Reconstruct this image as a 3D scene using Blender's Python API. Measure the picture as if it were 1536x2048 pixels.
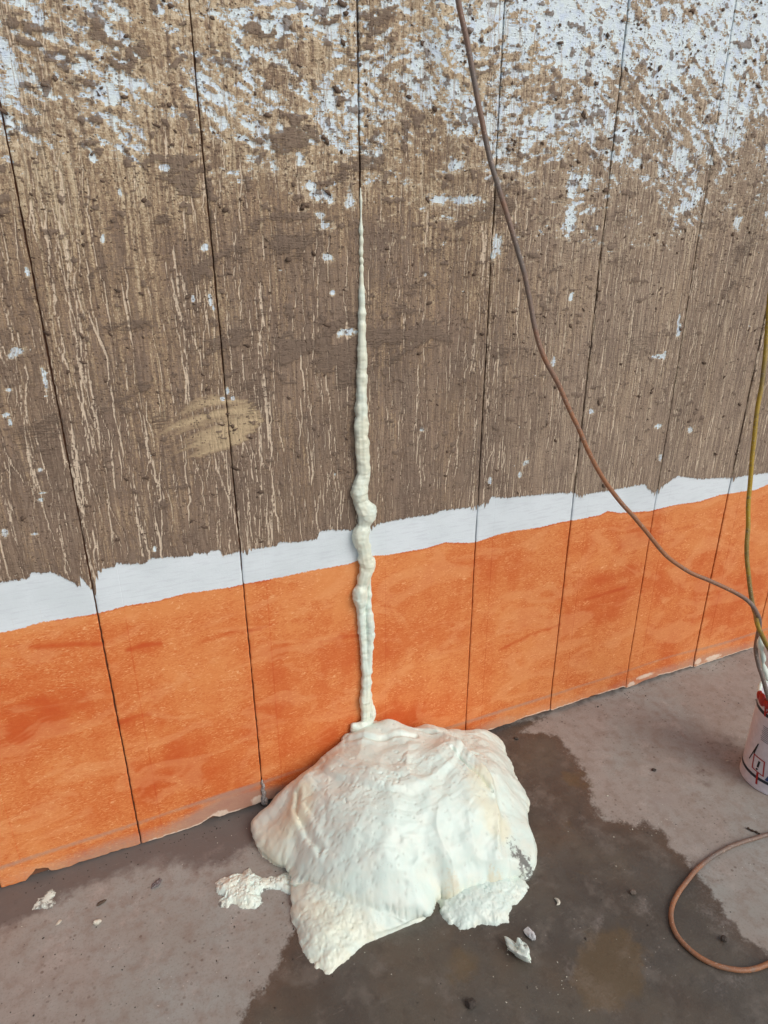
import bpy, bmesh, math, random
import numpy as np
from mathutils import Vector, Matrix

for o in list(bpy.data.objects):
    bpy.data.objects.remove(o)
scene = bpy.context.scene
COL = scene.collection
random.seed(4)

# ------------------------------------------------------------------ camera, sky, sun, exposure
YAW, PITCH, ROLL, FPX = -0.408954, 0.381773, -0.003293, 1311.59      # focal length in pixels of a 2048 px high frame
CAM = np.array([-0.590095, -1.474243, 1.5])


def cam_axes():
    cy, sy = math.cos(YAW), math.sin(YAW)
    F = np.array([-sy * math.cos(PITCH), cy * math.cos(PITCH), -math.sin(PITCH)])
    R = np.array([cy, sy, 0.0])
    U = np.cross(R, F)
    c, s = math.cos(ROLL), math.sin(ROLL)
    return c * R + s * U, -s * R + c * U, F


AX_R, AX_U, AX_F = cam_axes()
cam_data = bpy.data.cameras.new('camera')
cam = bpy.data.objects.new('camera', cam_data)
COL.objects.link(cam)
cam.matrix_world = Matrix([[AX_R[i], AX_U[i], -AX_F[i], CAM[i]] for i in range(3)] + [[0, 0, 0, 1]])
cam_data.sensor_fit = 'VERTICAL'
cam_data.sensor_height = 24.0
cam_data.sensor_width = 18.0
cam_data.lens = FPX / 2048 * 24.0
cam_data.clip_start = 0.02
cam_data.clip_end = 400
scene.camera = cam

SUN_DIR = np.array([0.42, -0.85, 0.78])
SUN_DIR = SUN_DIR / np.linalg.norm(SUN_DIR)
world = bpy.data.worlds.new('World')
scene.world = world
world.use_nodes = True
wn = world.node_tree
wn.nodes.clear()
sky = wn.nodes.new('ShaderNodeTexSky')
sky.sky_type = 'NISHITA'
sky.sun_disc = False
sky.sun_elevation = math.asin(SUN_DIR[2])
sky.sun_rotation = math.atan2(SUN_DIR[0], SUN_DIR[1])
sky.air_density = 1.0
sky.dust_density = 4.0
hs = wn.nodes.new('ShaderNodeHueSaturation')
hs.inputs['Saturation'].default_value = 0.62
bg = wn.nodes.new('ShaderNodeBackground')
bg.inputs['Strength'].default_value = 0.14
wo = wn.nodes.new('ShaderNodeOutputWorld')
wn.links.new(sky.outputs[0], hs.inputs['Color'])
wn.links.new(hs.outputs[0], bg.inputs['Color'])
wn.links.new(bg.outputs[0], wo.inputs['Surface'])

sun_data = bpy.data.lights.new('sun', 'SUN')
sun_data.energy = 1.0
sun_data.angle = math.radians(35)
sun_data.color = (1.0, 0.985, 0.965)
sun = bpy.data.objects.new('sun', sun_data)
COL.objects.link(sun)
sun.location = (3, -4, 6)
sun.rotation_euler = Vector(-SUN_DIR).to_track_quat('-Z', 'Y').to_euler()

scene.render.engine = 'CYCLES'
scene.view_settings.view_transform = 'Standard'
scene.view_settings.look = 'None'
scene.view_settings.gamma = 1.0
scene.view_settings.exposure = -0.24
scene.view_settings.use_curve_mapping = False


# ------------------------------------------------------------------ measuring helpers (where a sight line meets the wall, floor, a plane)
def ray(px, py):
    return AX_F + AX_R * (px - 768) / FPX + AX_U * (1024 - py) / FPX


def on_plane_y(px, py, y):
    r = ray(px, py)
    return CAM + (y - CAM[1]) / r[1] * r


def on_floor(px, py, z=0.0):
    r = ray(px, py)
    return CAM + (z - CAM[2]) / r[2] * r


def wpt(px, py):
    q = on_plane_y(px, py, 0.0)
    return q[0], q[2]


def fpt(px, py, z=0.0):
    q = on_floor(px, py, z)
    return q[0], q[1]


# ------------------------------------------------------------------ numpy noise
_rng = np.random.default_rng(7)
_TAB = _rng.random((64, 64, 64)).astype(np.float32)[:8].reshape(8, 64, 64)
_TAB = _rng.random((8, 256, 256)).astype(np.float32)


def vn(x, y, seed=0):
    t = _TAB[seed % 8]
    x = x + 31.7 * seed
    y = y + 17.3 * seed
    xi = np.floor(x).astype(np.int64)
    yi = np.floor(y).astype(np.int64)
    fx = x - xi
    fy = y - yi
    fx = fx * fx * (3 - 2 * fx)
    fy = fy * fy * (3 - 2 * fy)
    a = t[xi & 255, yi & 255]
    b = t[(xi + 1) & 255, yi & 255]
    c = t[xi & 255, (yi + 1) & 255]
    d = t[(xi + 1) & 255, (yi + 1) & 255]
    return (a * (1 - fx) + b * fx) * (1 - fy) + (c * (1 - fx) + d * fx) * fy


def fb(x, y, octs=4, seed=0, gain=0.5):
    s = 0.0
    amp = 1.0
    tot = 0.0
    for k in range(octs):
        ca, sa = math.cos(0.6 * k), math.sin(0.6 * k)
        f = 2.03 ** k
        s = s + amp * vn((x * ca - y * sa) * f, (x * sa + y * ca) * f, seed + k)
        tot += amp
        amp *= gain
    return s / tot


def ss(x, lo, hi):
    t = np.clip((x - lo) / (hi - lo), 0, 1)
    return t * t * (3 - 2 * t)


def poly_sdf(x, y, poly):
    """signed distance to a polygon, positive inside"""
    x = np.asarray(x, dtype=np.float64)
    y = np.asarray(y, dtype=np.float64)
    d2 = np.full(x.shape, 1e9)
    ins = np.zeros(x.shape, bool)
    n = len(poly)
    for i in range(n):
        ax, ay = poly[i]
        bx, by = poly[(i + 1) % n]
        ex, ey = bx - ax, by - ay
        L = ex * ex + ey * ey + 1e-12
        t = np.clip(((x - ax) * ex + (y - ay) * ey) / L, 0, 1)
        d2 = np.minimum(d2, (x - ax - t * ex) ** 2 + (y - ay - t * ey) ** 2)
        if abs(ey) > 1e-12:
            c = ((ay > y) != (by > y)) & (x < ex * (y - ay) / ey + ax)
            ins ^= c
    d = np.sqrt(d2)
    return np.where(ins, d, -d)


def line_dist(x, y, pts):
    d2 = np.full(np.shape(x), 1e9)
    for i in range(len(pts) - 1):
        ax, ay = pts[i]
        bx, by = pts[i + 1]
        ex, ey = bx - ax, by - ay
        L = ex * ex + ey * ey + 1e-12
        t = np.clip(((x - ax) * ex + (y - ay) * ey) / L, 0, 1)
        d2 = np.minimum(d2, (x - ax - t * ex) ** 2 + (y - ay - t * ey) ** 2)
    return np.sqrt(d2)


# ------------------------------------------------------------------ object helpers
def mesh_np(name, V, Q=None, T=None, smooth=True, attrs=None):
    me = bpy.data.meshes.new(name)
    V = np.asarray(V, dtype=np.float32)
    nq = 0 if Q is None else len(Q)
    nt_ = 0 if T is None else len(T)
    me.vertices.add(len(V))
    me.vertices.foreach_set('co', V.ravel())
    loops = []
    if nq:
        loops.append(np.asarray(Q, dtype=np.int32).ravel())
    if nt_:
        loops.append(np.asarray(T, dtype=np.int32).ravel())
    loops = np.concatenate(loops)
    me.loops.add(len(loops))
    me.loops.foreach_set('vertex_index', loops)
    me.polygons.add(nq + nt_)
    tot = np.concatenate([np.full(nq, 4), np.full(nt_, 3)]).astype(np.int32)
    start = np.concatenate([[0], np.cumsum(tot)[:-1]]).astype(np.int32)
    me.polygons.foreach_set('loop_start', start)
    me.polygons.foreach_set('loop_total', tot)
    me.polygons.foreach_set('use_smooth', np.full(nq + nt_, smooth))
    me.update(calc_edges=True)
    me.validate()
    for k, a in (attrs or {}).items():
        at = me.attributes.new(k, 'FLOAT_COLOR', 'POINT')
        at.data.foreach_set('color', np.asarray(a, dtype=np.float32).ravel())
    return me


def obj(name, me, mat=None, parent=None, loc=None):
    o = bpy.data.objects.new(name, me)
    COL.objects.link(o)
    if mat is not None and not me.materials:
        me.materials.append(mat)
    if parent is not None:
        o.parent = parent
        o.matrix_parent_inverse = Matrix.Translation(-Vector(parent.location))
    if loc is not None:
        o.location = loc
    return o


def thing(name, label, cat, loc=(0, 0, 0), group=None):
    o = bpy.data.objects.new(name, None)
    COL.objects.link(o)
    o.location = loc
    o.empty_display_size = 0.1
    return tag(o, label, cat, group)


def tag(o, label=None, cat=None, group=None, kind=None):
    if label:
        o['label'] = label
    if cat:
        o['category'] = cat
    if group:
        o['group'] = group
    if kind:
        o['kind'] = kind
    return o


def grid_quads(nu, nv):
    i = np.arange(nu - 1)[:, None] * nv + np.arange(nv - 1)[None, :]
    return np.stack([i, i + nv, i + nv + 1, i + 1], -1).reshape(-1, 4)


def catmull(pts, step):
    P = np.array(pts, dtype=float)
    P = np.vstack([2 * P[0] - P[1], P, 2 * P[-1] - P[-2]])
    out = []
    for i in range(1, len(P) - 2):
        p0, p1, p2, p3 = P[i - 1:i + 3]
        n = max(2, int(np.linalg.norm((p2 - p1)[:3]) / step))
        for k in range(n):
            t = k / n
            out.append(0.5 * (2 * p1 + (p2 - p0) * t + (2 * p0 - 5 * p1 + 4 * p2 - p3) * t * t + (3 * p1 - p0 - 3 * p2 + p3) * t ** 3))
    out.append(P[-2])
    return np.array(out)


def tube_mesh(name, path, rad, sides=14):
    P = np.array(path)
    n = len(P)
    rad = np.broadcast_to(rad, (n,))
    T = np.gradient(P, axis=0)
    T /= np.linalg.norm(T, axis=1)[:, None] + 1e-12
    N = np.zeros_like(P)
    a = np.array([0.3, -0.9, 0.2])
    for i in range(n):
        a = a - T[i] * (a @ T[i])
        a /= np.linalg.norm(a) + 1e-12
        N[i] = a
    B = np.cross(T, N)
    ang = np.arange(sides) / sides * 2 * math.pi
    V = P[:, None, :] + rad[:, None, None] * (np.cos(ang)[None, :, None] * N[:, None, :] + np.sin(ang)[None, :, None] * B[:, None, :])
    V = V.reshape(-1, 3)
    i = np.arange(n - 1)[:, None] * sides
    j = np.arange(sides)[None, :]
    j2 = (j + 1) % sides
    Q = np.stack([i + j, i + j2, i + sides + j2, i + sides + j], -1).reshape(-1, 4)
    T0 = np.array([[0, k + 1, k] for k in range(1, sides - 1)])
    T1 = np.array([[0, k, k + 1] for k in range(1, sides - 1)]) + (n - 1) * sides
    return mesh_np(name, V, Q, np.vstack([T0, T1]))


_bm = bmesh.new()
bmesh.ops.create_icosphere(_bm, subdivisions=2, radius=1.0)
ICO_V = np.array([v.co[:] for v in _bm.verts])
ICO_F = np.array([[v.index for v in f.verts] for f in _bm.faces])
_bm.free()
_bm = bmesh.new()
bmesh.ops.create_icosphere(_bm, subdivisions=1, radius=1.0)
ICO1_V = np.array([v.co[:] for v in _bm.verts])
ICO1_F = np.array([[v.index for v in f.verts] for f in _bm.faces])
_bm.free()
_bm = bmesh.new()
bmesh.ops.create_icosphere(_bm, subdivisions=4, radius=1.0)
ICO4_V = np.array([v.co[:] for v in _bm.verts])
ICO4_F = np.array([[v.index for v in f.verts] for f in _bm.faces])
_bm.free()


def n3(V, f, seed):
    return (vn(V[:, 0] * f + 9, V[:, 1] * f + 3, seed) + vn(V[:, 1] * f + 5, V[:, 2] * f + 1, seed + 1) + vn(V[:, 2] * f, V[:, 0] * f, seed + 2)) / 3 - 0.5


# ------------------------------------------------------------------ material helper
def srgb(r, g, b, k=1.0):
    f = lambda c: (c / 12.92 if c <= 0.04045 else ((c + 0.055) / 1.055) ** 2.4)
    return (min(f(r / 255) * k, 0.92), min(f(g / 255) * k, 0.92), min(f(b / 255) * k, 0.92), 1.0)


class Mat:
    def __init__(s, name):
        s.m = bpy.data.materials.new(name)
        s.m.use_nodes = True
        s.nt = s.m.node_tree
        s.nt.nodes.clear()
        s.pos = s.node('ShaderNodeNewGeometry').outputs['Position']

    def node(s, typ, ins=None, **props):
        n = s.nt.nodes.new(typ)
        for k, v in props.items():
            setattr(n, k, v)
        for k, v in (ins or {}).items():
            s.put(n.inputs[k], v)
        return n

    def put(s, sock, v):
        if hasattr(v, 'is_output'):
            s.nt.links.new(v, sock)
        elif v is not None:
            sock.default_value = v

    def math(s, op, a, b=0.0, c=0.0, clamp=False):
        return s.node('ShaderNodeMath', {0: a, 1: b, 2: c}, operation=op, use_clamp=clamp).outputs[0]

    def mul(s, a, b): return s.math('MULTIPLY', a, b)
    def add(s, a, b): return s.math('ADD', a, b)
    def sub(s, a, b): return s.math('SUBTRACT', a, b)

    def mix(s, f, a, b, blend='MIX'):
        n = s.node('ShaderNodeMix', {0: f, 6: a, 7: b}, data_type='RGBA', blend_type=blend)
        return n.outputs[2]

    def mapv(s, sc, vec=None, rot=None):
        n = s.node('ShaderNodeMapping', {'Vector': vec or s.pos, 'Scale': sc})
        if rot:
            n.inputs['Rotation'].default_value = rot
        return n.outputs[0]

    def noise(s, scale, detail=3.0, rough=0.5, dist=0.0, vec=None):
        return s.node('ShaderNodeTexNoise', {'Vector': vec or s.pos, 'Scale': scale, 'Detail': detail, 'Roughness': rough, 'Distortion': dist}).outputs[0]

    def voro(s, scale, vec=None, feature='F1', rnd=1.0):
        n = s.node('ShaderNodeTexVoronoi', {'Vector': vec or s.pos, 'Scale': scale, 'Randomness': rnd}, feature=feature)
        return n.outputs['Distance']

    def ss(s, x, lo, hi, a=0.0, b=1.0):
        return s.node('ShaderNodeMapRange', {0: x, 1: lo, 2: hi, 3: a, 4: b}, interpolation_type='SMOOTHSTEP').outputs[0]

    def lin(s, x, lo, hi, a=0.0, b=1.0):
        return s.node('ShaderNodeMapRange', {0: x, 1: lo, 2: hi, 3: a, 4: b}).outputs[0]

    def attr(s, name):
        n = s.node('ShaderNodeAttribute', attribute_name=name)
        sp = s.node('ShaderNodeSeparateColor', {0: n.outputs['Color']})
        return sp.outputs[0], sp.outputs[1], sp.outputs[2], n.outputs['Alpha']

    def finish(s, color, rough=0.6, bump=None, strength=0.3, dist=0.002, **kw):
        ins = {'Base Color': color, 'Roughness': rough}
        ins.update({k.replace('_', ' '): v for k, v in kw.items()})
        b = s.node('ShaderNodeBsdfPrincipled', ins)
        if bump is not None:
            bn = s.node('ShaderNodeBump', {'Strength': strength, 'Distance': dist, 'Height': bump})
            s.nt.links.new(bn.outputs[0], b.inputs['Normal'])
        out = s.node('ShaderNodeOutputMaterial')
        s.nt.links.new(b.outputs[0], out.inputs['Surface'])
        return s.m


K = 1.15
# ------------------------------------------------------------------ wall material
def wall_material():
    M = Mat('muddy painted wall')
    w, drip, tan, dark = M.attr('mud')
    otop, stop, oden, grime = M.attr('paint')
    nm = M.noise(110, 5, 0.65)
    nf = M.noise(330, 4, 0.65)
    nlow = M.noise(7, 4, 0.6)
    px_ = M.node('ShaderNodeSeparateXYZ', {0: M.pos})
    rgt = M.ss(px_.outputs[0], 0.15, 0.75)
    high = M.ss(px_.outputs[2], 1.15, 1.75)
    streak = M.noise(1.0, 4, 0.65, 0.25, M.mapv((330, 20, 9)))
    streak2 = M.noise(1.0, 4, 0.65, 0.4, M.mapv((120, 20, 5)))
    scr1 = M.noise(1.0, 4, 0.65, 0.5, M.mapv((45, 20, 330), rot=(0, 0.45, 0)))
    scr2 = M.noise(1.0, 4, 0.65, 0.5, M.mapv((45, 20, 330), rot=(0, -0.3, 0)))
    scr = M.node('ShaderNodeMix', {0: M.ss(M.noise(5, 2), 0.42, 0.58), 2: scr1, 3: scr2}).outputs[0]
    score = M.add(M.add(w, M.mul(M.sub(nm, 0.5), 2.6)), M.add(M.mul(M.sub(nf, 0.5), 2.3), M.mul(M.sub(scr, 0.5), 4.5)))
    white = M.mul(M.ss(score, -0.12, 0.14), M.sub(1.0, M.mul(M.ss(scr, 0.35, 0.29), 0.75)))
    halo = M.ss(M.add(score, M.mul(M.sub(streak, 0.5), 1.5)), -2.1, -0.1)
    brown = M.mix(M.ss(nlow, 0.35, 0.65), srgb(132, 113, 97, K), srgb(116, 100, 87, K))
    brown = M.mix(M.mul(M.ss(M.noise(5, 3, 0.6), 0.4, 0.7), 0.5), brown, srgb(138, 118, 97, K))
    brown = M.mix(M.mul(M.ss(nm, 0.5, 0.72), 0.4), brown, srgb(102, 86, 73, K))
    tsc = M.add(M.add(M.add(tan, M.mul(high, 0.12)), M.mul(M.sub(streak2, 0.5), 1.5)), M.add(M.mul(M.sub(nm, 0.5), 0.9), M.mul(M.sub(nf, 0.5), 1.1)))
    tn = M.ss(tsc, 0.35, 1.05)
    tancol = M.mix(M.ss(tsc, 0.6, 1.25), srgb(152, 124, 90, K), srgb(208, 192, 162, K))
    mud = M.mix(M.mul(tn, 0.85), brown, tancol)
    mud = M.mix(M.mul(halo, 0.8), mud, M.mix(M.ss(nm, 0.3, 0.6), srgb(160, 132, 96, K), srgb(212, 198, 172, K)))
    # fine pale vertical rain streaks, more of them to the right
    fs = M.ss(M.add(streak, M.add(M.mul(M.sub(streak2, 0.5), 0.5), M.mul(M.sub(nf, 0.5), 0.35))), 0.50, 0.68)
    greyer = M.mix(0.6, mud, srgb(150, 134, 118, K))
    mud = M.mix(M.mul(rgt, 0.75), mud, greyer)
    mud = M.mix(M.mul(fs, M.lin(rgt, 0, 1, 0.26, 0.8)), mud, srgb(196, 180, 156, K))
    dkst = M.ss(M.add(streak2, M.mul(M.sub(nm, 0.5), 0.6)), 0.46, 0.3)
    mud = M.mix(M.mul(dkst, 0.4), mud, srgb(104, 88, 76, K))
    dr = M.ss(M.add(drip, M.mul(M.sub(nf, 0.5), 0.5)), 0.47, 0.68)
    dr_shade = M.mul(M.ss(drip, 0.03, 0.16), M.ss(drip, 0.5, 0.28))  # dark border beside each drip: its edge shadow put into the colour
    mud = M.mix(M.mul(dr_shade, 0.5), mud, srgb(92, 74, 62, K))
    mud = M.mix(M.mul(dr, 0.9), mud, M.mix(nm, srgb(190, 170, 146, K), srgb(220, 206, 186, K)))
    z_ = px_.outputs[2]
    smear = M.mul(M.ss(M.add(oden, M.add(M.mul(M.sub(nm, 0.5), 0.7), M.mul(M.sub(scr, 0.5), 1.6))), 0.12, 0.5), M.ss(z_, 0.98, 1.0))
    mud = M.mix(M.mul(smear, 0.9), mud, M.mix(M.lin(oden, 0.2, 1.0), srgb(132, 112, 90, K), srgb(186, 166, 134, K)))
    dk = M.ss(M.add(dark, M.add(M.mul(M.sub(nf, 0.5), 0.7), M.mul(M.sub(scr, 0.5), 2.2))), 0.38, 0.72)
    # peppering of small dark crumbs
    vo = M.voro(130)
    pep = M.mul(M.ss(M.add(vo, M.mul(M.sub(nf, 0.5), 0.3)), 0.30, 0.14), M.ss(M.noise(34, 3), 0.42, 0.56))
    vo2 = M.voro(58, M.mapv((1, 1, 1.5)))
    pep2 = M.mul(M.ss(M.add(vo2, M.mul(M.sub(nf, 0.5), 0.35)), 0.26, 0.14), M.ss(M.noise(19, 3), 0.47, 0.58))
    pep = M.math('MAXIMUM', pep, M.mul(pep2, M.lin(px_.outputs[2], 0.9, 1.7, 0.35, 1.0)))
    wpaint_sky = M.mix(M.ss(M.noise(40, 4, 0.65), 0.35, 0.75), srgb(214, 228, 250, K), srgb(196, 212, 238, K))  # bare white paint, with the blue sky's reflection tinted into its colour
    col = M.mix(white, mud, wpaint_sky)
    col = M.mix(M.mul(M.mul(dr_shade, white), 0.5), col, srgb(150, 126, 98, K))
    col = M.mix(M.mul(dk, 0.85), col, M.mix(nm, srgb(106, 90, 77, K), srgb(122, 105, 91, K)))
    col = M.mix(M.mul(pep, 0.75), col, srgb(90, 74, 62, K))
    # painted white strip
    edge = M.mul(M.sub(M.noise(1.0, 4, 0.7, 0, M.mapv((160, 30, 90))), 0.5), 0.014)
    edge2 = M.mul(M.sub(M.noise(150, 3, 0.6), 0.5), 0.010)
    sm = M.ss(M.add(M.add(stop, edge), M.add(M.mul(M.sub(streak2, 0.5), 0.02), M.mul(M.sub(nf, 0.5), 0.008))), -0.0016, 0.0016)
    brush = M.noise(1.0, 4, 0.6, 0.3, M.mapv((18, 20, 160), rot=(0, 0.12, 0)))
    scol = M.mix(M.mul(M.ss(M.noise(6, 4, 0.6), 0.35, 0.7), 0.6), srgb(207, 217, 223, K), srgb(190, 201, 206, K))
    scol = M.mix(M.mul(M.ss(brush, 0.48, 0.68), 0.4), scol, srgb(184, 192, 200, K))
    scol = M.mix(M.mul(M.ss(streak, 0.62, 0.74), 0.2), scol, srgb(172, 160, 140, K))
    col = M.mix(sm, col, scol)
    # orange roller paint: short wavy strands over a warm ground
    s1 = M.noise(1.0, 4, 0.6, 2.2, M.mapv((62, 60, 190), rot=(0, 0.3, 0)))
    s2 = M.noise(1.0, 4, 0.6, 2.2, M.mapv((62, 60, 190), rot=(0, -0.5, 0)))
    sel = M.ss(M.noise(9, 2), 0.44, 0.56)
    st = M.node('ShaderNodeMix', {0: sel, 2: s1, 3: s2}).outputs[0]
    den = M.add(oden, M.mul(M.sub(M.noise(14, 4, 0.6), 0.5), 0.8))
    ofac = M.ss(M.add(M.sub(st, 0.5), M.mul(M.sub(den, 0.5), 0.34)), -0.22, 0.22)
    ocol = M.mix(ofac, srgb(210, 134, 76, K), srgb(192, 93, 37, K))
    ocol = M.mix(M.ss(M.add(den, M.mul(M.sub(nm, 0.5), 0.5)), 0.5, 1.4), ocol, srgb(186, 78, 28, K))
    ocol = M.mix(M.mul(M.ss(st, 0.42, 0.30), M.ss(den, 1.1, 0.4)), ocol, srgb(226, 172, 124, K))
    wipe = M.noise(1.0, 3, 0.55, 1.5, M.mapv((5, 5, 11), rot=(0, 0.5, 0)))
    ocol = M.mix(M.mul(M.ss(wipe, 0.5, 0.62), 0.28), ocol, srgb(222, 160, 108, K))
    gr = M.ss(M.add(grime, M.mul(M.sub(nm, 0.5), 0.4)), 0.35, 0.9)
    ocol = M.mix(M.mul(gr, 0.62), ocol, srgb(150, 138, 128, K))
    ocol = M.mix(M.mul(M.ss(M.add(drip, M.mul(M.sub(nm, 0.5), 0.8)), 0.35, 0.7), 0.8), ocol, M.mix(nm, srgb(206, 176, 142, K), srgb(226, 220, 212, K)))
    om = M.ss(M.add(otop, edge2), -0.0012, 0.0012)
    col = M.mix(om, col, ocol)
    flat = M.math('MAXIMUM', om, sm)
    rough = M.add(M.lin(white, 0, 1, 0.72, 0.42), M.mul(om, -0.08))
    h_mud = M.add(M.add(M.mul(nm, 0.5), M.mul(nf, 0.5)), M.add(M.mul(white, -0.5), M.mul(pep, 0.6)))
    h_mud = M.add(h_mud, M.mul(M.sub(scr, 0.5), 0.9))
    h_mud = M.add(h_mud, M.add(M.mul(dr, -0.35), M.mul(dk, 0.5)))
    h_fl = M.add(M.mul(st, 0.22), M.mul(brush, 0.06))
    h = M.node('ShaderNodeMix', {0: flat, 2: h_mud, 3: h_fl}).outputs[0]
    return M.finish(col, rough, h, 0.72, 0.004)


# ------------------------------------------------------------------ floor material
def floor_material():
    M = Mat('stained concrete')
    wet, ochre, dust, damp = M.attr('stain')
    nl = M.noise(4, 5, 0.62)
    nm = M.noise(28, 5, 0.65)
    nf = M.noise(180, 4, 0.65)
    nff = M.noise(520, 2, 0.6)
    dry = M.mix(M.ss(nl, 0.35, 0.65), srgb(139, 137, 131, K), srgb(144, 146, 142, K))
    dry = M.mix(M.mul(M.ss(M.noise(2.2, 3, 0.5), 0.4, 0.62), 0.5), dry, srgb(146, 131, 122, K))
    dry = M.mix(M.mul(M.ss(nm, 0.42, 0.7), 0.7), dry, srgb(128, 116, 107, K))
    dry = M.mix(M.mul(M.ss(M.noise(11, 4, 0.7), 0.52, 0.75), 0.5), dry, srgb(168, 161, 155, K))
    dry = M.mix(M.mul(M.ss(nf, 0.5, 0.75), 0.5), dry, srgb(108, 95, 87, K))
    dry = M.mix(M.mul(M.ss(nff, 0.6, 0.8), 0.4), dry, srgb(190, 182, 174, K))
    spots = M.mul(M.ss(M.voro(42, M.mapv((1, 1.0, 1))), 0.2, 0.1), M.ss(M.noise(9, 3), 0.52, 0.62))
    dry = M.mix(M.mul(spots, 0.7), dry, srgb(98, 84, 74, K))
    wc = M.mix(M.ss(nl, 0.38, 0.62), srgb(89, 83, 74, K), srgb(83, 80, 75, K))
    wc = M.mix(M.mul(M.ss(M.noise(6, 4, 0.6), 0.45, 0.7), 0.45), wc, srgb(86, 71, 58, K))
    wc = M.mix(M.mul(M.ss(nm, 0.5, 0.75), 0.5), wc, srgb(62, 56, 50, K))
    wc = M.mix(M.mul(M.ss(nf, 0.55, 0.8), 0.35), wc, srgb(116, 110, 103, K))
    wc = M.mix(M.mul(M.ss(M.noise(3.5, 3, 0.6), 0.42, 0.6), 0.5), wc, srgb(66, 61, 57, K))
    wc = M.mix(M.mul(M.ss(M.noise(13, 5, 0.7), 0.5, 0.68), 0.55), wc, srgb(110, 104, 97, K))
    wv = M.add(wet, M.mul(M.sub(nm, 0.5), 0.075))
    wv = M.add(wv, M.mul(M.sub(nf, 0.5), 0.035))
    wv = M.add(wv, M.mul(M.sub(M.noise(9, 4, 0.65), 0.5), 0.05))
    wm = M.ss(wv, -0.008, 0.012)
    rim = M.mul(M.ss(wv, -0.004, 0.008), M.ss(wv, 0.05, 0.012))
    wc = M.mix(M.mul(rim, 0.35), wc, srgb(88, 70, 58, K))
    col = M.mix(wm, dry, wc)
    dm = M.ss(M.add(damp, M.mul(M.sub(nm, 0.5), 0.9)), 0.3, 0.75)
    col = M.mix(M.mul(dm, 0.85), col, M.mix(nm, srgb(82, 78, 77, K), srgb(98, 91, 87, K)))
    du = M.ss(M.add(dust, M.add(M.mul(M.sub(nm, 0.5), 1.1), M.mul(M.sub(nf, 0.5), 0.8))), 0.35, 0.9)
    col = M.mix(M.mul(du, 0.6), col, srgb(140, 133, 128, K))
    oc = M.ss(M.add(ochre, M.add(M.mul(M.sub(nm, 0.5), 0.6), M.mul(M.sub(M.noise(9, 4, 0.6), 0.5), 1.4))), 0.35, 0.7)
    col = M.mix(M.mul(oc, 0.6), col, srgb(98, 82, 58, K))
    pit = M.mul(M.ss(M.add(M.voro(60, M.mapv((0.9, 1.2, 1), rot=(0, 0, 0.7))), M.mul(M.sub(nf, 0.5), 0.25)), 0.24, 0.12), M.ss(M.noise(7, 3, 0.6), 0.5, 0.6))
    col = M.mix(M.mul(pit, 0.4), col, srgb(74, 62, 54, K))
    fleck = M.mul(M.ss(M.add(M.voro(85), M.mul(M.sub(nf, 0.5), 0.2)), 0.12, 0.06), M.ss(M.noise(8, 3, 0.6), 0.52, 0.62))
    col = M.mix(M.mul(fleck, 0.6), col, srgb(196, 190, 182, K))
    # scratches
    sc = M.noise(1.0, 3, 0.6, 0.3, M.mapv((14, 260, 1), rot=(0, 0, 0.6)))
    col = M.mix(M.mul(M.ss(sc, 0.66, 0.74), 0.22), col, srgb(180, 172, 164, K))
    wall_wet = M.math('MAXIMUM', wm, M.mul(dm, 0.6))
    rough = M.add(M.lin(wall_wet, 0, 1, 0.85, 0.27), M.mul(M.sub(nm, 0.5), 0.25))
    h = M.add(M.add(M.mul(nm, 0.6), M.mul(nf, 0.4)), M.mul(nff, 0.15))
    return M.finish(col, rough, h, 0.35, 0.003, Specular_IOR_Level=0.4)


def foam_material():
    M = Mat('cured foam')
    cream, dirt, torn, pit = M.attr('foam')
    nm = M.noise(22, 4, 0.6)
    nf = M.noise(160, 4, 0.6)
    base = M.mix(M.ss(nm, 0.35, 0.7), (0.70, 0.825, 0.765, 1), (0.765, 0.84, 0.765, 1))
    cr = M.ss(M.add(cream, M.mul(M.sub(nm, 0.5), 0.7)), 0.25, 0.9)
    base = M.mix(M.mul(cr, 0.8), base, (0.77, 0.765, 0.59, 1))
    base = M.mix(M.mul(M.ss(M.add(torn, M.mul(M.sub(nf, 0.5), 0.8)), 0.5, 1.0), 0.6), base, (0.70, 0.62, 0.42, 1))
    di = M.ss(M.add(dirt, M.add(M.mul(M.sub(nf, 0.5), 0.9), M.mul(M.sub(M.noise(50, 3, 0.6), 0.5), 1.5))), 0.62, 0.95)
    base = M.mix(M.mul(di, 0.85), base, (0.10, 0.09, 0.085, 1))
    vo = M.voro(150)
    base = M.mix(M.mul(pit, 0.4), base, (0.50, 0.52, 0.46, 1))
    fine = M.mul(M.ss(vo, 0.24, 0.10), M.ss(M.noise(16, 3), 0.46, 0.62))
    base = M.mix(M.mul(fine, 0.30), base, (0.5, 0.5, 0.44, 1))
    h = M.add(M.add(M.mul(nf, 0.35), M.mul(nm, 0.3)), M.mul(fine, -0.7))
    return M.finish(base, 0.42, h, 0.16, 0.003, Subsurface_Weight=0.25, Subsurface_Radius=(0.010, 0.011, 0.011), Subsurface_Scale=0.6)


def hose_material(name, c1, c2, c3, band):
    M = Mat(name)
    n = M.noise(9, 3, 0.6)
    n2 = M.noise(60, 4, 0.65)
    n3_ = M.noise(1.6, 2, 0.5)
    v = M.add(n3_, M.mul(M.sub(n, 0.5), 0.5))
    col = M.mix(M.ss(v, band - 0.12, band + 0.12), c1, c2)
    col = M.mix(M.mul(M.ss(n2, 0.5, 0.68), 0.75), col, c3)
    col = M.mix(M.mul(M.ss(M.noise(240, 3, 0.6), 0.58, 0.68), 0.5), col, srgb(180, 168, 156, K))
    return M.finish(col, 0.55, n2, 0.25, 0.001)


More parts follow.
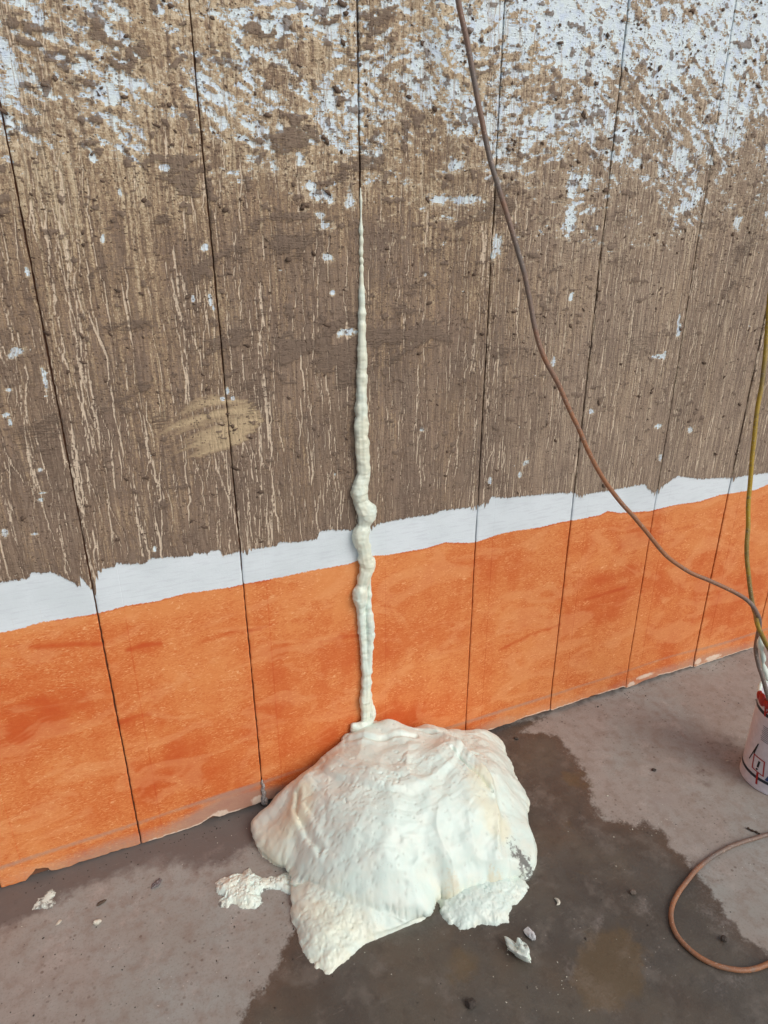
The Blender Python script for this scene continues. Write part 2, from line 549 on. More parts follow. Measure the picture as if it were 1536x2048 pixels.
def plain(name, c, rough=0.6, var=0.12, scale=40, bump=0.2, **kw):
    M = Mat(name)
    n = M.noise(scale, 4, 0.6)
    d = tuple(x * (1 - var * 2) for x in c[:3]) + (1,)
    return M.finish(M.mix(M.ss(n, 0.3, 0.7), c, d), rough, n, bump, 0.002, **kw)


M_WALL = wall_material()
M_FLOOR = floor_material()
M_FOAM = foam_material()

# ------------------------------------------------------------------ floor
def fine_axis(lo, hi, step, far):
    core = np.arange(lo, hi + step / 2, step)
    out = [0.02]
    while out[-1] < far:
        out.append(out[-1] * 1.6)
    o = np.array(out)
    return np.concatenate([(lo - o)[::-1], core, hi + o])


def gauss(x, y, px, py, rx, ry, rot=0.0):
    cx, cy = fpt(px, py)
    c, s = math.cos(rot), math.sin(rot)
    dx, dy = x - cx, y - cy
    a, b = c * dx + s * dy, -s * dx + c * dy
    return np.exp(-(a / rx) ** 2 - (b / ry) ** 2)


def build_floor():
    xs = fine_axis(-1.25, 1.95, 0.006, 60)
    ys = fine_axis(-1.12, 0.03, 0.006, 60)
    X, Y = np.meshgrid(xs, ys, indexing='ij')
    X = X.ravel()
    Y = Y.ravel()
    wetp = [fpt(*q) for q in [(560, 1600), (575, 1740), (585, 1800), (580, 1850), (565, 1900), (545, 1948), (510, 1990), (488, 2010), (470, 2060), (400, 2300),
            (1700, 2300), (1700, 1960), (1536, 1905), (1490, 1872), (1455, 1832), (1440, 1800), (1420, 1768), (1390, 1735), (1360, 1705), (1340, 1690), (1325, 1662),
            (1295, 1643), (1270, 1655), (1235, 1642), (1195, 1628), (1188, 1590), (1168, 1545), (1145, 1508), (1115, 1473), (1085, 1464), (1050, 1462), (1092, 1432),
            (1010, 1448), (900, 1470), (700, 1530)]]
    wet = poly_sdf(X, Y, wetp)
    wet = np.clip(wet, -0.3, 0.3)
    ochre = gauss(X, Y, 1225, 1945, 0.10, 0.085, 0.3) * 1.2 + 0.55 * gauss(X, Y, 930, 1925, 0.07, 0.05) + 0.45 * gauss(X, Y, 1140, 1720, 0.16, 0.12) + 0.5 * gauss(X, Y, 1150, 1560, 0.08, 0.08)
    dust = np.zeros_like(X)
    for q in [(1190, 1865, .09, .022, .5), (1290, 1815, .04, .045, 0), (1400, 1800, .06, .04, .6), (1450, 1860, .05, .04, .4), (1130, 1620, .03, .02, 0), (1165, 1635, .02, .015, 0),
              (1250, 1900, .09, .015, .5), (1060, 1600, .03, .06, 0), (1190, 1980, .04, .10, .3), (1470, 1960, .1, .03, 0), (310, 1720, .05, .03, 0.2), (420, 1710, .09, .03, 0.3),
              (960, 1900, .3, .16, 0.2)]:
        k = 0.55 if q[0] != 960 else 0.25
        dust += k * gauss(X, Y, *q)
    # lighter swept patch on the right, pale smears of dried paint near the wall
    for q in [(1235, 1417, .05, .014, .2), (1280, 1380, .03, .01, 0), (1440, 1360, .03, .01, .2), (1390, 1490, .05, .02, .4), (1300, 1540, .1, .012, -.6), (1330, 1600, .08, .05, .2)]:
        dust += 0.8 * gauss(X, Y, *q)
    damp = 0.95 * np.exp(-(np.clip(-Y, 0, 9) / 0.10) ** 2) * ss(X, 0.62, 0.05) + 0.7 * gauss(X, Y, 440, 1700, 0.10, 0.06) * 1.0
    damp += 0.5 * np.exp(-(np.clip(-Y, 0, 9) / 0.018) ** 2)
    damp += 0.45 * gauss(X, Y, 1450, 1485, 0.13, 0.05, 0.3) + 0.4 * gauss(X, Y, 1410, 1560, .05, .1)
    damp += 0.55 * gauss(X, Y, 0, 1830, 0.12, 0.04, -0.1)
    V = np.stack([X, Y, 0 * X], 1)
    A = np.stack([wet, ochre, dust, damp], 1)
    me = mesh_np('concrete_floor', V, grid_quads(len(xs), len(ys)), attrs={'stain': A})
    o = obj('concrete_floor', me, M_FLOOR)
    tag(o, 'concrete floor with dark wet patches and drier grey areas', None, None, 'structure')
    return o


build_floor()

# ------------------------------------------------------------------ wall: panels with mud, a white strip and an orange foot
JOINTS = [-2.36, -2.022, -1.685, -1.348, -1.011, -0.6735, -0.3345, -0.005, 0.337, 0.674, 1.011, 1.3445, 1.681, 2.018, 2.355, 2.69, 3.03]

STRIP_TOP = [(-200, 1196), (0, 1165), (59, 1155), (62, 1146), (105, 1145), (158, 1150), (162, 1172), (190, 1186), (194, 1140), (229, 1133), (232, 1128), (285, 1128), (300, 1118), (310, 1116),
             (385, 1112), (388, 1105), (415, 1107), (420, 1103), (440, 1100), (445, 1112), (465, 1105), (490, 1100), (525, 1096), (554, 1092), (557, 1085), (590, 1085), (635, 1078),
             (639, 1063), (660, 1060), (705, 1060), (750, 1048), (820, 1035), (868, 1028), (880, 1022), (945, 1014), (975, 1005), (984, 993), (1010, 996), (1070, 990), (1140, 984),
             (1165, 990), (1190, 985), (1200, 984), (1290, 968), (1295, 978), (1310, 985), (1330, 968), (1355, 952), (1400, 958), (1460, 955), (1500, 950), (1536, 945), (1700, 915)]
STRIP_BOT = [(-200, 1300), (0, 1266), (40, 1258), (80, 1245), (190, 1228), (250, 1212), (310, 1203), (370, 1187), (400, 1183), (460, 1175), (490, 1168), (560, 1155), (640, 1138), (700, 1128),
             (740, 1112), (775, 1110), (850, 1097), (890, 1085), (930, 1086), (950, 1085), (1000, 1068), (1030, 1062), (1080, 1055), (1120, 1045), (1150, 1040), (1200, 1030),
             (1215, 1022), (1240, 1026), (1300, 1022), (1350, 1010), (1400, 1003), (1440, 990), (1490, 982), (1510, 980), (1536, 968), (1700, 940)]
FOOT = [(-200, 1850), (0, 1785), (15, 1783), (40, 1777), (52, 1762), (66, 1746), (72, 1738), (97, 1737), (101, 1742), (120, 1742), (150, 1732), (180, 1720), (240, 1702), (280, 1690), (287, 1691), (325, 1675), (400, 1651), (425, 1634),
        (440, 1634), (505, 1613), (520, 1606), (700, 1552), (934, 1475), (1010, 1450), (1098, 1421), (1105, 1421), (1180, 1394), (1246, 1375), (1252, 1378), (1300, 1358), (1380, 1334), (1389, 1336), (1440, 1318), (1510, 1296), (1600, 1262)]


def uz(lst):
    a = np.array([wpt(*q) for q in lst])
    a = a[np.argsort(a[:, 0])]
    return a[:, 0], a[:, 1]


ST_U, ST_Z = uz(STRIP_TOP)
SB_U, SB_Z = uz(STRIP_BOT)
FT_U, FT_Z = uz(FOOT)


def foot_z(u):
    z = np.interp(u, FT_U, FT_Z)
    z = np.maximum(z, 0) + 0.004
    z = z + 0.009 * (fb(u * 38, u * 0 + 3, 3, 2) - 0.5) + 0.004 * np.maximum(0, fb(u * 9, u * 0, 2, 1) - 0.5)
    return np.maximum(z, 0.0025)


# drip lines drawn down the mud by random walks, as a height map over the wall
RU0, RU1, RZ0, RZ1, RDU, RDZ = -1.2, 2.2, 0.70, 2.2, 0.0012, 0.003
NU, NZ = int((RU1 - RU0) / RDU), int((RZ1 - RZ0) / RDZ)
DRIP = np.zeros((NU, NZ), dtype=np.float32)


def draw_drips():
    rng = np.random.default_rng(11)

    def drip(u, z0, ln, inten, wid, wob):
        z = z0
        v = 0.0
        kink = 0
        kd = 0.0
        n = int(ln / RDZ)
        ph = rng.random() * 9
        for i in range(n):
            if rng.random() < 0.12:
                v = rng.normal(0, wob)
            if rng.random() < 0.05:
                kink = 3
                kd = rng.choice((-1, 1)) * wob * 2.6
            if kink > 0:
                kink -= 1
                u += kd * RDZ
            v *= 0.96
            u += v * RDZ
            z -= RDZ
            iz = int((z - RZ0) / RDZ)
            if iz < 0 or iz >= NZ:
                continue
            f = inten * (0.86 + 0.3 * math.sin(ph + i * 0.11) * math.sin(ph * 2 + i * 0.031)) * (1 if rng.random() > 0.03 else 0.3)
            f *= min(1, (n - i) / 12 + 0.25)
            w = wid * (0.8 + 0.4 * math.sin(ph * 3 + i * 0.07))
            c = (u - RU0) / RDU
            k0 = int(c) - 4
            for k in range(k0, k0 + 10):
                if 0 <= k < NU:
                    g = f * math.exp(-(((k - c) * RDU) / w) ** 2)
                    if g > DRIP[k, iz]:
                        DRIP[k, iz] = g

    # clusters on the left three panels
    for _ in range(210):
        u = rng.uniform(-1.1, 0.36)
        zz = rng.uniform(0.95, 2.05)
        for _ in range(rng.integers(1, 5)):
            drip(u + rng.normal(0, 0.032), zz + rng.normal(0, 0.05), rng.uniform(0.3, 1.15), rng.uniform(0.65, 1.1), rng.uniform(0.0010, 0.0014), 0.15)
    for _ in range(110):
        drip(rng.uniform(-1.1, 0.36), rng.uniform(0.95, 2.1), rng.uniform(0.05, 0.4), rng.uniform(0.4, 0.8), 0.0012, 0.16)
    for _ in range(1100):
        drip(rng.uniform(0.3, 2.1), rng.uniform(0.8, 1.95), rng.uniform(0.08, 0.5), rng.uniform(0.6, 1.05), rng.uniform(0.0011, 0.0016), 0.10)
    # runs that start at pale chips
    for px, py, ln in [(90, 775, .5), (240, 540, .7), (520, 560, .6), (165, 560, .45), (690, 560, .8), (600, 690, .35), (330, 520, .75)]:
        u, z = wpt(px, py)
        drip(u, z, ln, 1.15, 0.002, 0.16)


draw_drips()


def drip_at(u, z):
    a = np.clip((u - RU0) / RDU, 0, NU - 1.001)
    b = np.clip((z - RZ0) / RDZ, 0, NZ - 1.001)
    i = a.astype(int)
    j = b.astype(int)
    fa, fb_ = a - i, b - j
    i1 = np.minimum(i + 1, NU - 1)
    j1 = np.minimum(j + 1, NZ - 1)
    v = (DRIP[i, j] * (1 - fa) + DRIP[i1, j] * fa) * (1 - fb_) + (DRIP[i, j1] * (1 - fa) + DRIP[i1, j1] * fa) * fb_
    return v * (z > RZ0) * (z < RZ1)


CHIPS = [(35, 703, 14, 8), (22, 712, 6, 5), (55, 545, 6, 9), (692, 664, 16, 7), (712, 664, 6, 4), (420, 600, 4, 11), (427, 617, 3, 6), (386, 598, 3, 7), (995, 490, 9, 15), (988, 510, 6, 8), (655, 515, 10, 7),
         (650, 452, 14, 7), (640, 430, 10, 5), (1142, 592, 5, 8), (665, 585, 5, 4), (90, 760, 5, 24), (455, 783, 5, 6), (465, 796, 4, 4), (445, 797, 5, 4), (18, 780, 7, 4), (15, 830, 9, 5), (20, 845, 4, 7),
         (1318, 713, 15, 3), (1329, 710, 3, 6), (1107, 724, 4, 6), (1183, 822, 6, 4), (1357, 662, 4, 9), (1358, 640, 3, 8), (1316, 852, 6, 4), (1380, 860, 7, 4), (844, 858, 5, 4), (640, 390, 26, 9), (620, 372, 14, 9), (935, 400, 32, 6),
         (1140, 440, 12, 24), (1145, 370, 16, 22), (1170, 365, 12, 12), (1360, 315, 18, 14), (1370, 410, 18, 10), (1475, 445, 8, 10), (880, 400, 16, 6), (910, 330, 20, 10), (700, 400, 10, 14), (660, 400, 8, 8),
         (1052, 925, 5, 5), (1040, 950, 5, 4), (980, 960, 4, 8), (1320, 915, 4, 6), (670, 950, 3, 3), (80, 940, 6, 4), (80, 1000, 7, 4), (310, 1098, 5, 5), (70, 1068, 8, 3), (10, 1066, 7, 8),
         (85, 985, 12, 3), (445, 250, 10, 10), (560, 255, 8, 8), (185, 315, 8, 9), (205, 478, 5, 8), (410, 495, 8, 8), (330, 335, 10, 6), (240, 385, 6, 8), (600, 320, 10, 10), (850, 550, 3, 3)]


def wall_fields(u, z):
    """mud and paint over the wall, u along it and z up"""
    # share of bare white paint wanted at each spot
    wu = u + 0.05 * (fb(u * 6, z * 6, 3, 3) - 0.5)
    wz = z + 0.16 * (fb(u * 5, z * 5, 3, 5) - 0.5)
    right = ss(wu, -0.02, 0.45)
    P = right * (0.74 * ss(wz, 1.58, 2.04)) + (1 - right) * (0.40 * ss(wz, 1.58, 1.84) * ss(wu, -0.46, -0.28))
    P += (1 - ss(wu, -0.52, -0.38)) * 0.36 * ss(wz, 1.58, 1.76)
    P += 0.10 * right * ss(wz, 1.42, 1.60)
    P = np.clip(P, 0.0005, 0.97)
    # probit
    t = np.sqrt(-2 * np.log(np.minimum(P, 1 - P)))
    q = t - (2.30753 + 0.27061 * t) / (1 + 0.99229 * t + 0.04481 * t * t)
    thr = np.where(P < 0.5, q, -q)

    def aniso(ang, fl, fs, seed):
        c, s = math.cos(ang), math.sin(ang)
        a, b = u * c + z * s, -u * s + z * c
        return fb(a * fl, b * fs, 4, seed, 0.66)

    m = ss(fb(u * 4, z * 4, 2, 6), 0.42, 0.58)
    nn = 0.74 * (m * aniso(-0.5, 38, 114, 1) + (1 - m) * aniso(0.2, 38, 120, 4)) + 0.26 * fb(u * 75, z * 90, 4, 2, 0.6)
    W = -1.9 * ss(z, 1.62, 1.34) + (nn - 0.5) / 0.100 * 0.95 - thr + 0.9 * (fb(u * 11, z * 11, 3, 2) - 0.5) / 0.13 * 0.5
    chipn = fb(u * 110, z * 110, 3, 3) * 1.6 - 0.3
    for px, py, rx, ry in CHIPS:
        cu, cz = wpt(px, py)
        e = wpt(px + 1, py)
        sc = abs(e[0] - cu)
        d = np.sqrt(((u - cu) / (rx * sc * 0.85)) ** 2 + ((z - cz) / (ry * sc * 0.95)) ** 2)
        near = d < 2.5
        d = d + 1.0 * (chipn - 0.5)
        W = np.where(near, np.maximum(W, 2.6 * (1.05 - d)), W)
    small = vn(u * 130, z * 130, 2)
    W = np.where((small > 0.965) & (fb(u * 7, z * 7, 2, 0) > 0.5), np.maximum(W, (small - 0.965) * 60 - 0.5), W)
    # thin ochre mud
    T = 0.62 * fb(u * 16, z * 3.2, 4, 2) + 0.5 * fb(u * 9, z * 9, 4, 5) - 0.06
    T += 0.16 * ss(z, 1.3, 1.75) * (1 - ss(u, 0.3, 0.7)) - 0.10 * ss(z, 1.25, 0.8) - 0.06 * ss(u, 0.35, 0.6)
    # the hand-wide smear
    cu, cz = wpt(418, 858)
    du, dz = u - cu, z - cz
    rot = 0.16
    a, b = du * math.cos(rot) + dz * math.sin(rot), -du * math.sin(rot) + dz * math.cos(rot)
    arc = b - 0.022 * np.cos(np.clip(a / 0.12, -1, 1) * 1.5)
    el = 1 - np.sqrt((a / 0.118) ** 2 + ((b - 0.004) / 0.070) ** 2)
    sm = ss(el + 0.55 * (fb(a * 16, arc * 120, 4, 3) - 0.5), -0.02, 0.16)
    smv = sm * np.clip(0.55 + 2.2 * (fb(a * 9, arc * 75, 4, 1) - 0.5) + 0.5 * a / 0.1, 0.0, 1.0)
    # thick dark mud pats
    D = fb(u * 9 + z * 3, z * 20 - u * 5, 5, 7, 0.6)
    dark = 0.8 * ss(D, 0.58, 0.72) * ss(z, 0.98, 1.3) * (1 - 0.45 * ss(u, 0.2, 0.6))
    dark = dark * ss(W, 0.7, -0.5)
    # scattered pats
    D2 = fb(u * 40, z * 60, 3, 0)
    dark = np.maximum(dark, ss(D2 + 0.05 * ss(z, 1.4, 1.8), 0.725, 0.785) * (z > 0.95))
    drip = drip_at(u, z)
    # brushed strip and orange foot
    zt = np.interp(u, ST_U, ST_Z)
    zb = np.interp(u, SB_U, SB_Z)
    jn = np.min(np.abs(u[:, None] - (np.array(JOINTS) + 0.004)[None, :]), axis=1)
    scr = ss(jn, 0.05, 0.005) * (vn(u * 320, z * 12, 4) - 0.4) * 0.04
    stop = (zt - z) - np.maximum(scr, 0) * ss(zt - z, 0.09, 0.0)
    otop = zb - z
    den = 0.42 + 0.9 * (fb(u * 6, z * 6, 3, 1) - 0.5) + 0.32 * (fb(u * 26, z * 2.5, 3, 4) - 0.5) + 0.3 * (fb(u * 3, z * 24, 3, 7) - 0.5) + 0.4 * (fb(u * 2.5, z * 2.5, 2, 2) - 0.5)
    for px, py, rx, ry, k in [(60, 1440, 70, 60, .75), (130, 1400, 60, 40, .3), (640, 1232, 26, 42, .7), (600, 1350, 90, 70, .35), (430, 1380, 50, 30, .45), (300, 1293, 40, 12, .5), (270, 1440, 40, 20, .3),
                              (330, 1530, 110, 50, .4), (690, 1300, 60, 60, .35), (820, 1400, 90, 70, .35), (760, 1440, 60, 40, .4), (890, 1150, 80, 80, .35), (885, 1270, 50, 40, .35), (1190, 1070, 70, 40, .6),
                              (1280, 1060, 50, 30, .7), (1200, 1190, 90, 60, .4), (1010, 1290, 80, 60, .3), (1200, 1370, 60, 30, .45), (1450, 1180, 50, 60, .35), (1340, 1240, 50, 50, .25), (40, 1640, 80, 50, .45),
                              (150, 1600, 60, 60, .2), (975, 1420, 60, 40, .35), (1040, 1400, 60, 50, .2)]:
        cu, cz = wpt(px, py)
        sc = abs(wpt(px + 1, py)[0] - cu)
        d = (np.abs((u - cu) / (rx * sc)) ** 3 + np.abs((z - cz) / (ry * sc)) ** 3) ** (1 / 3)
        d = d + 0.9 * (fb(u * 22, z * 22, 3, 2) - 0.5)
        den = den + k * 0.42 * ss(d, 1.25, 0.6)
    for pts in [[(0, 1293), (90, 1293), (160, 1288), (205, 1290)], [(255, 1300), (285, 1290), (320, 1287)], [(405, 1283), (460, 1265), (500, 1262)], [(640, 1285), (680, 1275), (725, 1270)],
                [(240, 1445), (275, 1432), (300, 1428)], [(500, 1262), (560, 1245), (620, 1238)], [(1320, 1065), (1400, 1050)], [(1000, 1300), (1060, 1270), (1120, 1250)], [(1170, 1200), (1250, 1175)]]:
        dl = line_dist(u, z, [wpt(*q) for q in pts])
        den = den + 0.42 * ss(dl, 0.010, 0.001) * (0.4 + fb(u * 25, z * 25, 3, 4))
    den = den - 0.25 * ss(otop, 0.09, 0.0) + 0.8 * ss(otop, 0.006, 0.0) * (vn(u * 14, z * 0, 3) > 0.4)
    grime = 0.62 * ss(z, 0.10, 0.015) * (0.5 + fb(u * 5, z * 8, 3, 0)) + 0.55 * np.exp(-((z - 0.075 - 0.03 * (vn(u * 3, u * 0, 2) - 0.5)) / 0.010) ** 2)
    cu, cz = wpt(470, 1600)
    grime += 0.9 * np.exp(-((u - cu) / 0.10) ** 2 - ((z - 0.03) / 0.05) ** 2)
    fz = foot_z(u)
    pale = 0.75 * ss(z - fz, 0.009, 0.001) * ss(fb(u * 7, u * 0, 3, 6), 0.35, 0.6)
    for px, py, rx, rz in [(1210, 1386, .03, .010), (1290, 1352, .05, .010), (1425, 1314, .05, .012), (1262, 1368, .02, .012), (1395, 1322, .02, .014), (870, 1478, .06, .02), (515, 1600, .02, .02), (440, 1628, .03, .015)]:
        cu, cz = wpt(px, py)
        pale = np.maximum(pale, 1.0 * np.exp(-((u - cu) / rx) ** 2 - ((z - max(cz, 0.006)) / rz) ** 2))
    drip = np.where(otop > 0.03, pale, np.where(otop > -0.006, 0.0, drip))
    den = np.where(z > 0.97, smv, den)
    return W, drip, T, dark, otop, stop, den, grime


def wall_relief(u, z, W, drip, T, dark, otop, stop):
    paint = np.maximum(ss(otop, -0.002, 0.001), ss(stop, -0.002, 0.001))
    mud = ss(W, 0.5, -0.7) * (0.0011 + 0.0016 * fb(u * 60, z * 60, 4, 5)) + 0.0022 * dark - 0.0014 * np.clip(drip, 0, 1)
    return np.maximum(mud, 0) * (1 - paint) + 0.0002 * paint


WALL = thing('panelled_wall', 'tall mud splattered panel wall with a white strip and an orange painted foot', 'wall', (0, 0, 0))
GAP = 0.0036
DEPTH = 0.0095


def build_panel(k):
    u0, u1 = JOINTS[k] + GAP / 2, JOINTS[k + 1] - GAP / 2
    fine = -1.1 < u1 and u0 < 2.0
    du, dz = (0.0021, 0.0042) if fine else (0.02, 0.03)
    if u0 > 1.3 and fine:
        du, dz = 0.003, 0.006
    us = np.linspace(u0, u1, int((u1 - u0) / du))
    seam = u0 + 0.056
    if fine:
        us = np.sort(np.concatenate([us, [seam - 0.0009, seam, seam + 0.0009]]))
    zs = np.concatenate([np.arange(0.0, 2.16, dz), np.arange(2.19, 3.2, 0.05)])
    U, Z = np.meshgrid(us, zs, indexing='ij')
    fz = foot_z(us)[:, None]
    Zr = Z + fz * (1 - np.clip(Z / 0.12, 0, 1))
    u = U.ravel()
    z = Zr.ravel()
    f = wall_fields(u, z)
    W, drip, T, dark, otop, stop, den, grime = f
    rel = wall_relief(u, z, W, drip * (otop < 0.03), T, dark, otop, stop)
    rng = np.random.default_rng(100 + k)
    off = rng.uniform(-0.0012, 0.0012)
    y = -rel + off + 0.0008 * ss(u, seam - 0.0012, seam) * 0 - 0.0007 * (u < seam)
    # groove of the overlap seam
    y = y + 0.0008 * (np.abs(u - seam) < 0.0006)
    # chipped lower edge curls a little outwards
    y = y - 0.004 * ss(z, 0.045, 0.004) * fb(u * 14, z * 20, 3, 6)
    # rounded panel edges
    e = np.minimum(u - u0, u1 - u)
    y = y + 0.0016 * ss(e, 0.003, 0.0)
    u = u + 0.0016 * (vn(z * 90, z * 0 + k, 3) - 0.5) * ss(e, 0.006, 0.0) + 0.0014 * (vn(z * 9, z * 0 + k, 5) - 0.5) * ss(e, 0.006, 0.0)
    A = np.stack([W, drip, T, np.maximum(dark, 0.4 * (np.abs(u - seam) < 0.0011) * (otop < 0) * (stop < 0))], 1)
    B = np.stack([otop, stop, den + 0.22 * (np.abs(u - seam) < 0.0011), grime], 1)
    V = np.stack([u, y, z], 1)
    nu, nv = len(us), len(zs)
    Q = grid_quads(nu, nv)
    idx = np.arange(nu * nv).reshape(nu, nv)
    Vs, As, Bs, Qs = [V], [A], [B], [Q]
    base = nu * nv
    for edge, flip in ((idx[0, :], False), (idx[-1, :], True), (idx[:, 0], True)):
        n = len(edge)
        a = V[edge]
        b = a.copy()
        b[:, 1] = DEPTH
        Vs += [a, b]
        As += [A[edge], A[edge]]
        Bs += [B[edge], B[edge]]
        i = np.arange(n - 1)
        q = np.stack([base + i, base + i + 1, base + n + i + 1, base + n + i], 1)
        Qs.append(q[:, ::-1] if flip else q)
        base += 2 * n
    me = mesh_np('panel', np.vstack(Vs), np.vstack(Qs), attrs={'mud': np.vstack(As), 'paint': np.vstack(Bs)})
    obj('panel', me, M_WALL, WALL)


for k in range(len(JOINTS) - 1):
    build_panel(k)


def box_mesh(name, x0, x1, y0, y1, z0, z1):
    V = [(x, y, z) for x in (x0, x1) for y in (y0, y1) for z in (z0, z1)]
    Q = [(0, 1, 3, 2), (4, 6, 7, 5), (0, 4, 5, 1), (2, 3, 7, 6), (0, 2, 6, 4), (1, 5, 7, 3)]
    return mesh_np(name, V, Q, smooth=False)


obj('backing', box_mesh('backing', JOINTS[0], JOINTS[-1], 0.010, 0.16, 0.003, 3.15), plain('dark backing', srgb(122, 82, 60), 0.8), WALL)


# mud clods stuck to the wall
def build_clods():
    rng = np.random.default_rng(21)
    Vs, Fs = [], []
    base = 0
    count = 0
    while count < 4200:
        u = rng.uniform(-1.15, 2.0)
        z = rng.uniform(0.72, 2.2)
        zt = np.interp(u, ST_U, ST_Z)
        if z < zt + 0.01:
            continue
        if rng.random() > 0.35 + 0.65 * float(ss(np.array(z), 1.0, 1.7)):
            continue
        big = rng.random()
        r = 0.0008 + 0.0046 * big ** 7 + 0.001 * rng.random()
        el = rng.uniform(0.8, 1.9)
        ang = rng.normal(-0.2, 0.5)
        v = ICO1_V.copy()
        v *= 1 + 0.6 * rng.uniform(-1, 1, (len(v), 1))
        v = v * np.array([r * el, r * 0.55, r * 0.8])
        c, s = math.cos(ang), math.sin(ang)
        v = np.stack([v[:, 0] * c - v[:, 2] * s, v[:, 1], v[:, 0] * s + v[:, 2] * c], 1)
        v += np.array([u, -0.0012 - r * 0.15, z])
        Vs.append(v)
        Fs.append(ICO1_F + base)
        base += len(v)
        count += 1
    me = mesh_np('mud_clods', np.vstack(Vs), None, np.vstack(Fs))
    o = obj('mud_clods', me, plain('clod mud', srgb(104, 86, 72, K), 0.85, 0.2, 90), WALL)
    tag(o, None, None, None, 'stuff')


build_clods()


# ------------------------------------------------------------------ foam
def solve_height(poly, wall_bc, src_h, step=0.005):
    """pile thickness over an outline: a bulging sheet pinned to the outline and, where given, to the wall"""
    P = np.array(poly)
    x0, x1 = P[:, 0].min() - 0.03, P[:, 0].max() + 0.03
    y0, y1 = P[:, 1].min() - 0.03, min(P[:, 1].max() + 0.03, 0.0 if wall_bc else 9)
    nx, ny = int((x1 - x0) / step) + 1, int(round((y1 - y0) / step)) + 1
    xs = x0 + step * np.arange(nx)
    ys = y1 - step * (ny - 1) + step * np.arange(ny)
    X, Y = np.meshgrid(xs, ys, indexing='ij')
    sd = poly_sdf(X, Y, poly)
    ins = sd > 0
    ins[0, :] = ins[-1, :] = False
    ins[:, 0] = False
    fixed = np.zeros_like(X)
    if wall_bc:
        zu = np.interp(xs, [q[0] for q in wall_bc], [q[1] for q in wall_bc], left=0, right=0)
        fixed[:, -1] = zu ** 2
    ins[:, -1] = False
    par = (np.add.outer(np.arange(nx), np.arange(ny)) % 2) == 0

    def sor(phi, f):
        for it in range(700):
            for m in (par, ~par):
                lap = np.zeros_like(phi)
                lap[1:-1, 1:-1] = (phi[2:, 1:-1] + phi[:-2, 1:-1] + phi[1:-1, 2:] + phi[1:-1, :-2] + f * step * step) / 4
                k = m & ins
                phi[k] += 1.93 * (lap[k] - phi[k])
        return phi
    a = sor(fixed.copy(), 0.0)
    b = sor(np.zeros_like(X), 1.0)
    b = b / b.max() * src_h ** 2
    phi = a + b
    grad = 0.03 * src_h
    phi = np.where(sd > 0, phi, np.where(fixed > 0, fixed, sd * grad))
    return xs, ys, phi


def bilin(xs, ys, F, x, y):
    a = np.clip((x - xs[0]) / (xs[1] - xs[0]), 0, len(xs) - 1.001)
    b = np.clip((y - ys[0]) / (ys[1] - ys[0]), 0, len(ys) - 1.001)
    i = a.astype(int)
    j = b.astype(int)
    p, q = a - i, b - j
    return (F[i, j] * (1 - p) + F[i + 1, j] * p) * (1 - q) + (F[i, j + 1] * (1 - p) + F[i + 1, j + 1] * p) * q


